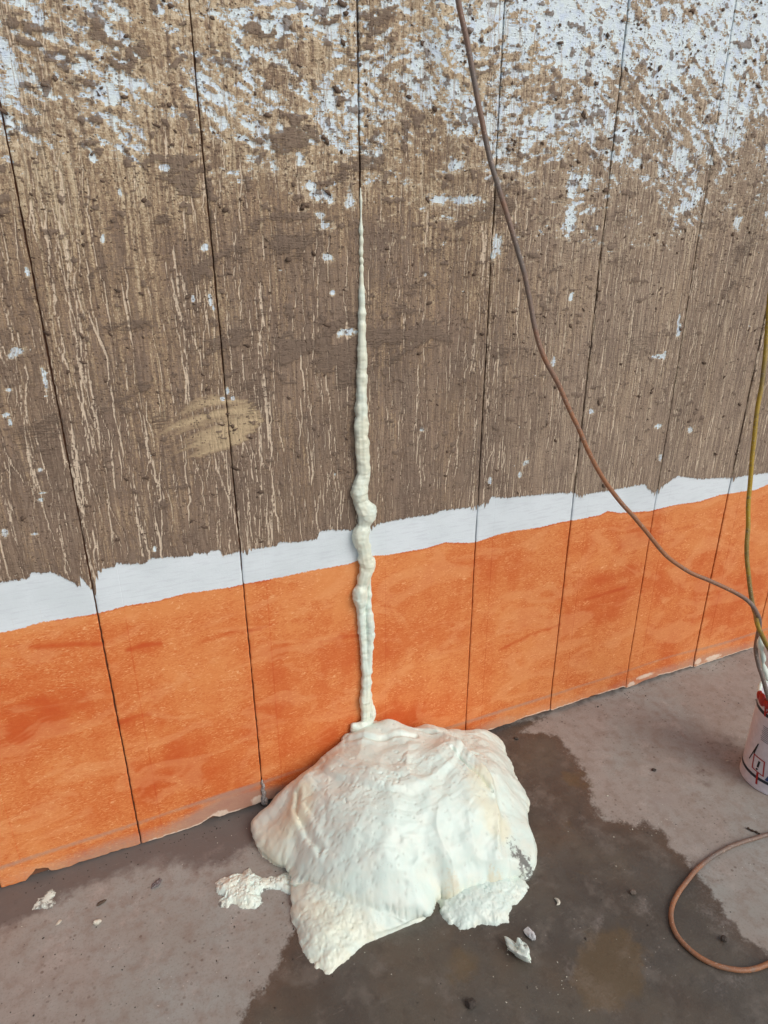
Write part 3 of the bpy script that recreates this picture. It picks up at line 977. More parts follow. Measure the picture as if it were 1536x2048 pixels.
def foam_field(name, layers, detail, step=0.0022, warp=0.006, parent=None, mat=None, warp_f=45, soft=0.004, blend=0.03, lip=0.0, puff=0.0):
    """one skin over one or more overlapping piles"""
    sol = [solve_height(p, w, hh, 0.005 if w else 0.003) for p, w, hh in layers]
    wall_bc = any(w for p, w, hh in layers)
    x0, x1 = min(q[0][0] for q in sol), max(q[0][-1] for q in sol)
    y0, y1 = min(q[1][0] for q in sol), max(q[1][-1] for q in sol)
    nx = int((x1 - x0) / step) + 1
    ny = int((y1 - y0) / step) + 1
    xs = np.linspace(x0, x1, nx)
    ys = np.linspace(y0, y1, ny)
    X, Y = np.meshgrid(xs, ys, indexing='ij')
    x, y = X.ravel(), Y.ravel()
    fade = ss(-y, 0.0, 0.03) if wall_bc else 1.0
    wx = x + fade * warp * 2 * (fb(x * warp_f, y * warp_f, 4, 1) - 0.5)
    wy = y + fade * warp * 2 * (fb(x * warp_f, y * warp_f, 4, 4) - 0.5)
    h = None
    for cxs, cys, phi in sol:
        ph = bilin(cxs, cys, phi, wx, wy)
        outside = (wx < cxs[0]) | (wx > cxs[-1]) | (wy < cys[0]) | (wy > cys[-1])
        hi = np.where(ph > 0, np.sqrt(np.maximum(ph, 0) + soft * soft) - soft, -np.sqrt(np.abs(ph)))
        hi = np.where(outside, -0.05, hi)
        if h is None:
            h = hi
        else:
            k = blend * ss(np.minimum(h, hi), -0.002, 0.02) + 1e-6
            t = np.clip(0.5 + 0.5 * (h - hi) / k, 0, 1)
            h = hi * (1 - t) + h * t + k * t * (1 - t)
    h, attr = detail(x, y, h)
    keep = h > -0.006
    if wall_bc:
        y = np.where(y > -0.001, 0.004, y)
    if lip:
        # skin swells out over its own edge
        g = h.reshape(nx, ny).copy()
        for _ in range(6):
            g[1:-1, 1:-1] = (g[2:, 1:-1] + g[:-2, 1:-1] + g[1:-1, 2:] + g[1:-1, :-2] + 2 * g[1:-1, 1:-1]) / 6
        gx, gy = np.gradient(g, xs[1] - xs[0], ys[1] - ys[0])
        gm = np.sqrt(gx * gx + gy * gy).ravel() + 1e-6
        amt = lip * ss(gm, 0.45, 1.3) * ss(h, 0.004, 0.018) * ss(h, 0.075, 0.03) * ss(-y, 0.02, 0.07) * (1 - attr[:, 4]) * (0.55 + 0.9 * fb(x * 18, y * 18, 3, 2))
        x = x - amt * gx.ravel() / gm
        y = y - amt * gy.ravel() / gm
    V = np.stack([x, y, np.maximum(h, -0.006)], 1)
    if puff:
        # swellings pushed out along the skin, so steep sides bulge like the top
        G = V.reshape(nx, ny, 3)
        du_ = np.gradient(G, axis=0)
        dv_ = np.gradient(G, axis=1)
        N = np.cross(du_, dv_)
        for _ in range(4):
            N[1:-1, 1:-1] = (N[2:, 1:-1] + N[:-2, 1:-1] + N[1:-1, 2:] + N[1:-1, :-2] + N[1:-1, 1:-1]) / 5
        N = N.reshape(-1, 3)
        N /= np.linalg.norm(N, axis=1)[:, None] + 1e-9
        m = ss(h, 0.0, 0.02) * ss(-y, 0.01, 0.05)
        calm = 1 - 0.6 * attr[:, 4]
        amt = puff * (3.2 * (0.11 - np.abs(n3(V, 11, 2))) * calm + 0.30 * n3(V, 30, 4) + 0.13 * n3(V, 85, 1) + 0.05 * n3(V, 190, 3))
        V = V + N * (amt * m)[:, None]
    Q = grid_quads(nx, ny)
    Q = Q[keep[Q].any(axis=1)]
    used = np.unique(Q)
    rm = np.full(len(V), -1)
    rm[used] = np.arange(len(used))
    me = mesh_np(name, V[used], rm[Q], attrs={'foam': attr[used][:, :4]})
    return obj(name, me, mat or M_FOAM, parent)


def P2(lst, z=0.0):
    return [fpt(q[0], q[1], q[2] if len(q) > 2 else z) for q in lst]


FOAM = thing('expanding_foam_spill', 'white cured foam running down a wall joint into a large heap on the floor', 'foam', (0.02, -0.2, 0))

MAIN = [(-0.30, 0.0)] + P2([(541, 1612), (533, 1640), (508, 1652), (514, 1680), (526, 1710), (548, 1732), (578, 1738), (592, 1758), (612, 1778), (650, 1803), (700, 1826), (760, 1840), (815, 1836), (848, 1824), (862, 1806), (882, 1792), (920, 1790), (960, 1786), (1010, 1776), (1045, 1768), (1060, 1755), (1070, 1720), (1063, 1685), (1048, 1660), (1045, 1635), (1053, 1602), (1040, 1580), (1020, 1540), (1010, 1508), (1005, 1492), (985, 1480), (962, 1477)]) + [(0.40, 0.0)]
TONGUE = P2([(575, 1720), (592, 1760), (592, 1795), (583, 1830), (592, 1868), (597, 1895), (620, 1925), (655, 1948), (690, 1925), (730, 1890), (785, 1862), (850, 1834), (862, 1808), (830, 1740), (700, 1690), (610, 1690)])
WALL_BC = sorted([wpt(*q) for q in [(575, 1575), (600, 1545), (640, 1512), (662, 1502), (678, 1492), (684, 1478), (700, 1464), (712, 1452), (740, 1442), (765, 1441), (782, 1441), (820, 1458), (850, 1470), (880, 1477), (900, 1485)]] + [(-0.30, 0.0), (0.36, 0.008), (0.40, 0.0)])


def main_detail(x, y, h):
    inside = ss(h, 0.0, 0.05)
    # lower, thinner front-left apron and flanks
    ax, ay = fpt(545, 1690)
    h = h * (1 - 0.22 * np.exp(-((x - ax) / 0.06) ** 2 - ((y - ay) / 0.08) ** 2))
    h = h + 0.007 * np.abs(fb(x * 8 + 0.6 * fb(x * 9, y * 9, 2, 3), y * 8, 3, 5) - 0.5) * 4 * inside * ss(-y, 0.0, 0.05) - 0.006 * inside
    # top tier under the strand
    ax, ay = 0.01, -0.02
    h = h + 0.016 * np.exp(-((x - ax) / 0.085) ** 4 - ((y - ay) / 0.06) ** 4)
    # outer right sheet, one step lower than the body
    ridge = [fpt(*q, 0.1) for q in [(860, 1490), (925, 1535), (980, 1585), (1005, 1640), (1003, 1690), (1012, 1735)]]
    d = line_dist(x, y, ridge)
    rx = np.interp(y, [q[1] for q in ridge][::-1], [q[0] for q in ridge][::-1])
    side = x - rx
    wob = 0.014 * (fb(x * 16, y * 16, 3, 3) - 0.5)
    h = h - 0.022 * ss(side + wob, -0.006, 0.012) * ss(-y, 0.02, 0.12) * inside + 0.007 * np.exp(-((side + wob + 0.012) / 0.014) ** 2) * inside * ss(-y, 0.03, 0.12)
    # folds around the pouring point
    cx, cy = 0.02, -0.08
    r = np.sqrt((x - cx) ** 2 + ((y - cy) * 1.0) ** 2) + 0.05 * (fb(x * 7, y * 7, 3, 0) - 0.5)
    th = np.arctan2(y - cy, x - cx)
    fold = np.abs(np.sin(r * 62 + 2.5 * fb(x * 5, y * 5, 2, 2)))
    h = h - 0.0008 * (1 - fold) ** 2 * ss(r, 0.03, 0.08) * ss(r, 0.36, 0.18) * inside
    h = h + 0.010 * ss(r, 0.215, 0.195) * ss(r, 0.10, 0.17) * inside
    # fine flow lines
    fl = fb(r * 150, th * 2.6 + 4, 3, 5)
    h = h + 0.0024 * (fl - 0.5) * inside * ss(r, 0.06, 0.12)
    # creases
    for pts, wdt, dep in [([(596, 1590), (594, 1625), (612, 1650), (640, 1690)], 0.008, 0.009), ([(690, 1715), (760, 1735), (822, 1748)], 0.014, 0.0035),
                          ([(888, 1610), (862, 1670), (826, 1745), (800, 1790)], 0.014, 0.0030), ([(975, 1700), (930, 1735), (850, 1765)], 0.014, 0.004), ([(905, 1540), (940, 1570), (985, 1600)], 0.005, 0.006),
                          ([(760, 1475), (820, 1490), (900, 1500), (960, 1520)], 0.006, 0.006), ([(690, 1512), (760, 1520), (830, 1510)], 0.008, 0.007), ([(640, 1815), (700, 1850), (760, 1850)], 0.010, 0.004)]:
        L = [fpt(q[0], q[1], 0.12 if q[1] < 1720 else 0.06) for q in pts]
        dd = line_dist(x + 0.012 * (fb(x * 22, y * 22, 2, 2) - 0.5), y + 0.012 * (fb(x * 22, y * 22, 2, 6) - 0.5), L)
        h = h - dep * np.exp(-(dd / wdt) ** 2) * inside + 0.35 * dep * np.exp(-((dd - wdt * 1.9) / wdt) ** 2) * inside
    # lumps
    for px, py, z, r0, a in [(955, 1640, .11, .03, .008), (930, 1600, .13, .035, .006), (985, 1520, .08, .03, .012), (960, 1500, .06, .022, .010), (1045, 1600, .03, .03, .008), (1040, 1650, .04, .03, .008), (620, 1590, .1, .03, .008),
                             (900, 1775, .05, .04, .014), (960, 1765, .05, .03, .010), (850, 1480, .1, .03, .008), (700, 1490, .15, .025, .008), (560, 1620, .04, .03, .008), (1000, 1560, .08, .03, .006), (780, 1455, .17, .03, .008), (690, 1505, .13, .02, .006), (740, 1670, .14, .11, .018), (600, 1580, .1, .05, .012), (975, 1560, .09, .05, .012), (880, 1640, .13, .05, .008), (640, 1720, .08, .05, .008)]:
        qx, qy = fpt(px, py, z)
        h = h + a * np.exp(-((x - qx) ** 2 + (y - qy) ** 2) / r0 ** 2) * inside
    h = h + inside * (0.009 * (fb(x * 11, y * 11, 2, 6) - 0.5) + 0.0008 * (fb(x * 45, y * 45, 3, 3) - 0.5))
    # frothy band on the upper ledge
    fx, fy = fpt(790, 1575, 0.16)
    fr = np.exp(-((x - fx) / 0.15) ** 2 - ((y - fy) / 0.05) ** 2)
    h = h + inside * fr * (0.004 * (fb(x * 70, y * 70, 3, 2) - 0.5) - 0.003 * ss(vn(x * 120, y * 120, 6), 0.6, 0.9))
    fx, fy = fpt(930, 1500, 0.07)
    fr = np.exp(-((x - fx) / 0.09) ** 2 - ((y - fy) / 0.06) ** 2)
    h = h + inside * fr * 0.010 * (fb(x * 40, y * 40, 3, 4) - 0.5)
    # bubbles pits
    rng = np.random.default_rng(5)
    pitm = np.zeros_like(x)
    lo = fpt(640, 1760, 0.06)
    for i in range(750):
        if i < 420:
            px_, py_ = lo[0] + rng.normal(0, 0.13), lo[1] + rng.normal(0.02, 0.10)
        else:
            px_, py_ = rng.uniform(-0.33, 0.34), rng.uniform(-0.5, -0.04)
        rr = rng.uniform(0.0013, 0.0030) * (1.6 if rng.random() < 0.07 else 1)
        m = (np.abs(x - px_) < rr * 3.5) & (np.abs(y - py_) < rr * 3)
        if m.any():
            g = np.exp(-((x[m] - px_) / (rr * 1.4)) ** 2 - ((y[m] - py_) / rr) ** 2)
            h[m] -= 0.0021 * g * inside[m]
            pitm[m] = np.maximum(pitm[m], g)
    # colour: cream edges, dirty scrape on the right, torn yellow under the lip
    edge = ss(h, 0.075, 0.01)
    cream = 0.30 * edge + 0.35 * (fb(x * 9, y * 9, 3, 2) - 0.5) + 0.12
    for px, py, z, r0, a in [(604, 1615, .1, .035, .9), (600, 1640, .1, .05, .5), (960, 1585, .11, .035, .8), (1000, 1660, .08, .03, .8), (960, 1620, .11, .06, .4), (600, 1560, .09, .07, .5), (990, 1660, .1, .03, .6), (560, 1690, .02, .07, .4), (660, 1840, .04, .10, .3), (900, 1780, .04, .05, .35), (680, 1540, .12, .08, .25)]:
        qx, qy = fpt(px, py, z)
        cream = cream + a * np.exp(-((x - qx) ** 2 + (y - qy) ** 2) / r0 ** 2)
    qx, qy = fpt(1040, 1705, 0.06)
    dirt = 0.85 * np.exp(-(((x - qx) / 0.035) ** 2 + ((y - qy) / 0.05) ** 2)) + 0.30 * np.exp(-(((x - qx + .04) / 0.06) ** 2 + ((y - qy - .06) / 0.06) ** 2)) * fb(x * 30, y * 30, 2, 1) * 1.2
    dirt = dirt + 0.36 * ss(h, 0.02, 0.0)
    torn = 0.3 * pitm + 0.5 * ss(h, 0.012, 0.002)
    for pts in [[(596, 1595), (594, 1625), (606, 1645)], [(975, 1580), (1000, 1640), (1000, 1690)]]:
        torn = torn + 0.6 * np.exp(-(line_dist(x, y, [fpt(*q, 0.1) for q in pts]) / 0.010) ** 2)
    for px, py, z, r0, a in [(900, 1780, .02, .03, .7), (985, 1768, .02, .035, .8), (1035, 1752, .02, .02, .5)]:
        qx, qy = fpt(px, py, z)
        torn = torn + a * np.exp(-((x - qx) ** 2 + (y - qy) ** 2) / r0 ** 2) * fb(x * 60, y * 60, 3, 1) * 2
    # spongy, ragged toe of the tongue
    qx, qy = fpt(640, 1895)
    toe = ss(np.sqrt(((x - qx) / 0.15) ** 2 + ((y - qy) / 0.11) ** 2) + 0.5 * (fb(x * 12, y * 12, 3, 5) - 0.5), 1.3, 0.35)
    h = h + toe * ss(h, 0.0, 0.012) * (0.0045 * (fb(x * 45, y * 45, 4, 2, 0.6) - 0.52) - 0.0016 * ss(fb(x * 150, y * 150, 2, 4), 0.55, 0.75))
    h = h - toe * 0.022 * (fb(x * 40, y * 40, 4, 7, 0.6) - 0.42) * ss(h, 0.035, 0.0)
    dirt = dirt + 0.12 * toe
    jx, jy = fpt(690, 1800)
    A = np.stack([cream, dirt, torn, pitm, np.maximum(toe, ss(np.sqrt(((x - jx) / 0.22) ** 2 + ((y - jy) / 0.13) ** 2), 1.3, 0.7) * ss(h, 0.02, 0.035))], 1)
    return h, A


foam_field('foam_mound', [(MAIN, WALL_BC, 0.20), (TONGUE, None, 0.062)], main_detail, parent=FOAM, warp=0.012, warp_f=11, soft=0.012, lip=0.013, blend=0.075, puff=0.014)


def rough_detail(amp, cream0, dirt0, torn0, seed, f=40, pits=1.0):
    def fn(x, y, h):
        ins = ss(h, 0.0, 0.012)
        h = h + ins * (amp * (fb(x * f, y * f, 4, seed, 0.6) - 0.5) * 2 - pits * 0.004 * ss(fb(x * 130, y * 130, 2, seed + 2), 0.58, 0.75))
        cream = cream0 + 0.5 * (fb(x * 14, y * 14, 3, seed) - 0.5)
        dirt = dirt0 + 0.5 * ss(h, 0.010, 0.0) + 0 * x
        torn = torn0 * fb(x * 22, y * 22, 3, seed + 1) * 1.6
        return h, np.stack([cream, dirt, torn, 0 * x, 0 * x], 1)
    return fn


FLAP = P2([(868, 1778), (876, 1806), (892, 1838), (915, 1850), (932, 1857), (960, 1850), (990, 1852), (1018, 1848), (1022, 1812), (1046, 1800), (1058, 1772), (1040, 1745), (960, 1735), (890, 1750)])
foam_field('torn_flap', [(FLAP, None, 0.036)], rough_detail(0.0045, 0.4, 0.10, 0.35, 1, 34, 0.4), step=0.0018, warp=0.010, parent=FOAM, warp_f=40)


# the strand: many small beads run together, then remeshed into one skin
def build_strand():
    path = [(721, 376, 1.2), (721.5, 392, 1.8), (722, 400, 2.6), (722, 415, 1.8), (722, 430, 1.6), (722, 445, 2.6), (722, 460, 4.2), (722.5, 472, 2.6), (723, 480, 4.2), (722.5, 492, 3.0), (722, 505, 4.2), (722.5, 513, 2.2), (723, 521, 3.9),
            (723, 529, 2.0), (723, 536, 4.0), (723, 547, 3.4), (723, 556, 4.2), (723, 566, 3.6), (723.5, 580, 5.2), (723.5, 600, 6.2), (724, 614, 6.0), (724, 628, 7.2), (724, 642, 6.8), (724, 652, 7.8), (724, 668, 7.4), (724, 682, 8.4),
            (724, 700, 8.6), (724, 716, 9.4), (724, 728, 8.8), (724, 745, 9.8), (724, 762, 10.2), (723.5, 774, 9.6), (723, 790, 11.2), (723, 802, 11.0), (722.5, 815, 12.2), (722.5, 828, 11.8), (722, 845, 13.0), (722, 860, 13.2), (722.5, 872, 12.4),
            (724, 886, 13.6), (724, 902, 13.0), (725, 916, 12.6), (726, 932, 12.6), (727, 948, 12.0), (722, 960, 12.5), (717, 974, 13.5), (716, 986, 14.0), (718, 1000, 13.0), (725, 1012, 14.5), (733, 1022, 16.0), (736, 1028, 16.0), (731, 1040, 13.5),
            (728, 1052, 12.0), (722, 1064, 14.5), (720, 1076, 15.0), (726, 1090, 13.5), (730, 1104, 13.0), (733, 1118, 14.0), (736, 1132, 13.0), (733, 1146, 13.2), (728, 1158, 12.2), (724, 1170, 10.5), (719, 1182, 12.0), (719, 1194, 12.4), (721, 1206, 10.5)]
    left = [(721, 1206, 10.0), (722, 1230, 9.5), (724, 1260, 9.0), (726, 1290, 9.0), (729, 1320, 9.5), (732, 1345, 10.5), (732, 1370, 11.0), (732, 1390, 12.4), (730, 1402, 13.0), (731, 1418, 10.5), (730, 1436, 10)]
    rightc = [(735, 1150, 7), (739, 1175, 4.5), (739, 1188, 6.5), (738, 1200, 6), (737, 1215, 7.5), (739, 1235, 8.2), (741, 1255, 9.2), (740, 1285, 8.6), (738, 1315, 8.2), (737, 1340, 8.0), (736, 1380, 8.0), (740, 1405, 7), (744, 1425, 8.0), (741, 1440, 9.0), (731, 1448, 10.0), (718, 1452, 10.0), (707, 1452, 8)]
    beads = []
    for bx, by, br in [(719, 984, 16.5), (733, 1024, 18), (721, 1072, 16.5), (735, 1130, 15), (719, 1189, 14.5), (723, 846, 13.8), (724, 888, 14.2)]:
        beads.append([(bx + (723 - bx) * 0.5, by - 15, br * 0.72), (bx, by - 6, br * 0.95), (bx, by, br), (bx, by + 6, br * 0.96), (bx + (724 - bx) * 0.5, by + 16, br * 0.68)])
    web = [(731, y, 6.5) for y in range(1200, 1340, 7)]
    fringe = [(734.5, y, 3.2 + 1.4 * math.sin(y * 0.9)) for y in range(930, 1170, 6)]
    base = [[(707, 1457, 8), (722, 1462, 10), (740, 1460, 10), (754, 1455, 7)], [(688, 1490, 9), (696, 1478, 12), (716, 1474, 15), (742, 1474, 14), (766, 1470, 12), (788, 1470, 9)], [(688, 1492, 9), (712, 1492, 14), (745, 1490, 14), (780, 1486, 11), (815, 1488, 8)]]
    Vs, Fs = [], []
    cnt = [0]

    def ball(px, py, rp, lift=0.55):
        q0 = on_plane_y(px, py, 0.0)
        dep = (q0 - CAM) @ AX_F
        r = rp * dep / FPX
        q = on_plane_y(px, py, -r * lift)
        Vs.append(ICO_V * r * np.array([1, 0.95, 1]) + q)
        Fs.append(ICO_F + cnt[0])
        cnt[0] += len(ICO_V)

    def run(pts, lift=0.55, step=0.09):
        for a, b in zip(pts[:-1], pts[1:]):
            n = max(1, int(math.hypot(b[0] - a[0], b[1] - a[1]) / (step * (a[2] + b[2]))))
            for i in range(n):
                t = i / n
                t2 = t * t * (3 - 2 * t)
                ball(a[0] + (b[0] - a[0]) * t, a[1] + (b[1] - a[1]) * t, a[2] + (b[2] - a[2]) * t2, lift)
        ball(*pts[-1], lift)
    path = [tuple(q) for q in catmull([(a, b, c * (1.22 if b < 640 else 1.17)) for a, b, c in path], 2.0)]
    path = [(726 + (a - 726) * 0.72 if 945 < b < 1200 else a, b, c) for a, b, c in path]
    run(path)
    run([tuple(q) for q in catmull(left, 3.0)])
    run([tuple(q) for q in catmull(rightc, 3.0)], 0.9)
    for q in fringe:
        ball(q[0] + 1.2 * math.sin(q[1]), q[1], q[2], 0.3)
    for q in beads:
        run([(a, b, c * 1.12) for a, b, c in q], 0.5)
    for q in web:
        ball(*q, 0.3)
    for q in base:
        run(q, 0.8)
    me = mesh_np('foam_strand', np.vstack(Vs), None, np.vstack(Fs))
    o = obj('foam_strand', me, M_FOAM)
    md = o.modifiers.new('r', 'REMESH')
    md.mode = 'VOXEL'
    md.voxel_size = 0.0012
    md.use_smooth_shade = True
    sm = o.modifiers.new('s', 'SMOOTH')
    sm.factor = 0.5
    sm.iterations = 7
    dg = bpy.context.evaluated_depsgraph_get()
    me2 = bpy.data.meshes.new_from_object(o.evaluated_get(dg))
    bpy.data.objects.remove(o)
    n = len(me2.vertices)
    co = np.zeros(n * 3, dtype=np.float32)
    me2.vertices.foreach_get('co', co)
    co = co.reshape(-1, 3).astype(float)
    nr = np.zeros(n * 3, dtype=np.float32)
    me2.vertices.foreach_get('normal', nr)
    nr = nr.reshape(-1, 3)
    thick = ss(1.75 - co[:, 2], 0.05, 0.6)
    co = co + nr * (thick * 0.0085 * (n3(co, 75, 2)))[:, None] + nr * (thick * 0.003 * n3(co * np.array([0.6, 1, 1.5]), 130, 4))[:, None]
    me2.vertices.foreach_set('co', co.astype(np.float32).ravel())
    at = me2.attributes.new('foam', 'FLOAT_COLOR', 'POINT')
    A = np.stack([0.46 + 0.5 * n3(co, 12, 1) + 0.12 * ss(co[:, 2], 0.3, 1.0), 0.0 * thick + 0.08, 0 * thick, 0 * thick], 1)
    at.data.foreach_set('color', A.astype(np.float32).ravel())
    me2.name = 'foam_strand'
    me2.polygons.foreach_set('use_smooth', np.full(len(me2.polygons), True))
    me2.materials.clear()
    me2.materials.append(M_FOAM)
    obj('foam_strand', me2, None, FOAM)


build_strand()

# torn scrap of foam beside the heap
SCRAP = P2([(432, 1765), (445, 1758), (470, 1752), (486, 1748), (492, 1736), (499, 1734), (505, 1750), (530, 1757), (558, 1752), (580, 1742), (596, 1760), (590, 1790), (576, 1787), (560, 1778), (530, 1778), (520, 1790), (525, 1805), (510, 1818), (482, 1815),
            (466, 1805), (455, 1815), (440, 1812), (438, 1800), (450, 1793), (432, 1784)])
o = foam_field('foam_scrap', [(SCRAP, None, 0.026)], rough_detail(0.009, 0.35, 0.22, 0.25, 3, 48), step=0.0014, warp=0.004, warp_f=90)
tag(o, 'torn knobbly scrap of cream foam touching the left side of the big heap', 'foam scrap')

# flat skin of dried white foam by the wall on the left
SKIN = P2([(70, 1812), (78, 1798), (88, 1794), (92, 1784), (104, 1778), (110, 1784), (106, 1796), (111, 1808), (100, 1818), (86, 1816), (76, 1816), (64, 1820)])
M_DRY = plain('dried grey foam', (0.62, 0.66, 0.70, 1), 0.7, 0.22, 90, 0.5)
o = foam_field('foam_skin', [(SKIN, None, 0.007)], rough_detail(0.0016, 0, 0.3, 0, 5, 110, 0.8), step=0.0012, warp=0.005, mat=M_FOAM, warp_f=150)
tag(o, 'thin patch of dried white foam on the floor near the left edge', 'foam patch')


# loose lumps on the floor and wall foot
def lump(name, label, cat, loc, size, seed, mat, rough=0.35, group=None, rot=0.0, freq=1.6):
    V = ICO4_V.copy()
    d = 1 + rough * 2 * n3(V + seed * 1.7, freq, seed) * 1.6 + rough * 0.6 * n3(V + seed, freq * 4, seed + 1)
    V = V * d[:, None]
    # a few flat facets
    rng = np.random.default_rng(seed)
    for _ in range(5):
        nrm = rng.normal(size=3)
        nrm /= np.linalg.norm(nrm)
        t = V @ nrm
        lim = 0.72
        V = V - np.outer(np.maximum(t - lim, 0) * 0.85, nrm)
    c, s = math.cos(rot), math.sin(rot)
    V = V * np.array(size)
    V = np.stack([V[:, 0] * c - V[:, 1] * s, V[:, 0] * s + V[:, 1] * c, V[:, 2]], 1)
    V[:, 2] -= V[:, 2].min() + 0.15 * size[2]
    A = np.tile([0.0, 0.3, 0.0, 0], (len(V), 1))
    A[:, 1] += 0.35 * ss(n3(V, 60, seed), 0.0, 0.15)
    me = mesh_np(name, V, None, ICO4_F, attrs={'foam': A})
    o = obj(name, me, mat, None, loc)
    return tag(o, label, cat, group)


M_STONE = plain('dark stone', srgb(70, 62, 56), 0.8, 0.25, 220, 0.5)
M_PEB = plain('grey pebble', srgb(120, 108, 98), 0.8, 0.25, 260, 0.5)
M_GREYFOAM = plain('dirty foam', (0.84, 0.87, 0.9, 1), 0.8, 0.25, 60, 0.6)
M_CREAMB = plain('pale chip', (0.66, 0.64, 0.54, 1), 0.7, 0.1, 160, 0.3)

x, y = fpt(1040, 1912)
lump('foam_chunk', 'jagged grey white foam chunk lying on the wet floor right of the heap', 'foam chunk', (x, y, 0), (0.017, 0.030, 0.020), 3, M_FOAM, 0.75, rot=0.35, freq=2.6)
x, y = fpt(1061, 1874)
lump('foam_flake', 'small broken white foam flake just behind the jagged foam chunk', 'foam flake', (x, y, 0), (0.009, 0.017, 0.008), 8, M_GREYFOAM, 0.6, rot=-0.1)
x, y = fpt(1265, 1787)
lump('pebble', 'small grey pebble on the wet floor between the heap and the hose loop', 'pebble', (x, y, 0), (0.008, 0.0075, 0.006), 5, M_PEB, 0.25)
x, y = fpt(1447, 1880)
lump('stone', 'black stone lying inside the orange hose loop', 'stone', (x, y, 0), (0.009, 0.0075, 0.007), 11, M_STONE, 0.3)
x, y = fpt(940, 2010)
lump('stone', 'dark rounded stone on the wet floor at the bottom edge', 'stone', (x, y, 0), (0.011, 0.0105, 0.008), 14, M_STONE, 0.2)
x, y = fpt(195, 1847)
lump('pebble', 'pale white pebble on the dry floor at left', 'pebble', (x, y, 0), (0.011, 0.007, 0.006), 17, M_CREAMB, 0.3)
x, y = fpt(1307, 1541)
lump('clod', 'dark clod stuck to the dry floor before the pail', 'clod', (x, y, 0), (0.009, 0.006, 0.003), 23, M_STONE, 0.4)
x, y = fpt(1032, 1478)
lump('clod', 'dark ringed clod on the wet floor at the wall foot right of the heap', 'clod', (x, y, 0), (0.008, 0.006, 0.003), 29, M_STONE, 0.4)
x, y = fpt(117, 1846)
lump('paint_chip', 'thin pale paint chip on the dry floor below the dried foam patch', 'paint chip', (x, y, 0), (0.009, 0.004, 0.0016), 31, M_CREAMB, 0.3, rot=0.7)
x, y = fpt(315, 1768)
lump('mud_scrap', 'grey wrinkled mud scrap with a pale centre near the wall foot at left', 'mud scrap', (x, y, 0), (0.016, 0.009, 0.004), 37, plain('grey mud', srgb(128, 122, 124), 0.8, 0.3, 240, 0.6), 0.5, rot=0.8)
x, y = fpt(203, 1806)
lump('mud_scrap', 'brown crumbled mud scrap between the white foam patch and the grey scrap', 'mud scrap', (x, y, 0), (0.013, 0.005, 0.002), 41, plain('brown mud', srgb(96, 84, 72), 0.9, 0.25, 240, 0.6), 0.6, rot=0.2)
x, y = fpt(556, 1594)
lump('grey_lump', 'grey lump of sealant wedged between wall foot and left side of the heap', 'sealant lump', (x, -0.016, 0.008), (0.016, 0.012, 0.02), 43, plain('grey sealant', srgb(120, 122, 126), 0.7, 0.25, 150, 0.5), 0.4)
# whitish sealant bead standing in the joint
us0, zs0 = wpt(521, 1522)
pts = [(JOINTS[6] + 0.001 + 0.002 * math.sin(i * 1.9), -0.001 - 0.0015 * (i % 2), 0.008 + i * 0.0085) for i in range(11)]
rads = [0.011, 0.0095, 0.0085, 0.0055, 0.0065, 0.006, 0.0048, 0.0052, 0.004, 0.003, 0.0018]
me = tube_mesh('sealant_bead', catmull([p + (r,) for p, r in zip(pts, rads)], 0.003)[:, :3], np.maximum(0.0012, catmull([p + (r,) for p, r in zip(pts, rads)], 0.003)[:, 3]), 12)
tag(obj('sealant_bead', me, plain('old sealant', srgb(190, 186, 182), 0.8, 0.35, 190, 0.8)), 'crusty whitish sealant bead at the foot of the wall joint left of the heap', 'sealant')

# crescent of foam
q = [fpt(1109, 1798), fpt(1115, 1802), fpt(1117, 1808), fpt(1113, 1812)]
cr = catmull([(a[0], a[1], 0.003) for a in q], 0.001)
rr = 0.0045 * np.sin(np.linspace(0.25, math.pi - 0.15, len(cr)))
me = tube_mesh('foam_shaving', cr, rr, 10)
tag(obj('foam_shaving', me, M_CREAMB), 'curved cream foam shaving on the wet floor right of the heap', 'foam shaving')

# twig
q = [fpt(1494, 1657), fpt(1502, 1662), fpt(1511, 1665), fpt(1519, 1669)]
tw = catmull([(a[0], a[1], 0.003) for a in q], 0.002)
me = tube_mesh('twig', tw, 0.0026 + 0.0012 * np.sin(np.arange(len(tw)) * 1.3), 8)
tag(obj('twig', me, plain('dark twig', srgb(72, 58, 48), 0.9)), 'short dark twig on the dry floor beside the upper run of the hose loop', 'twig')


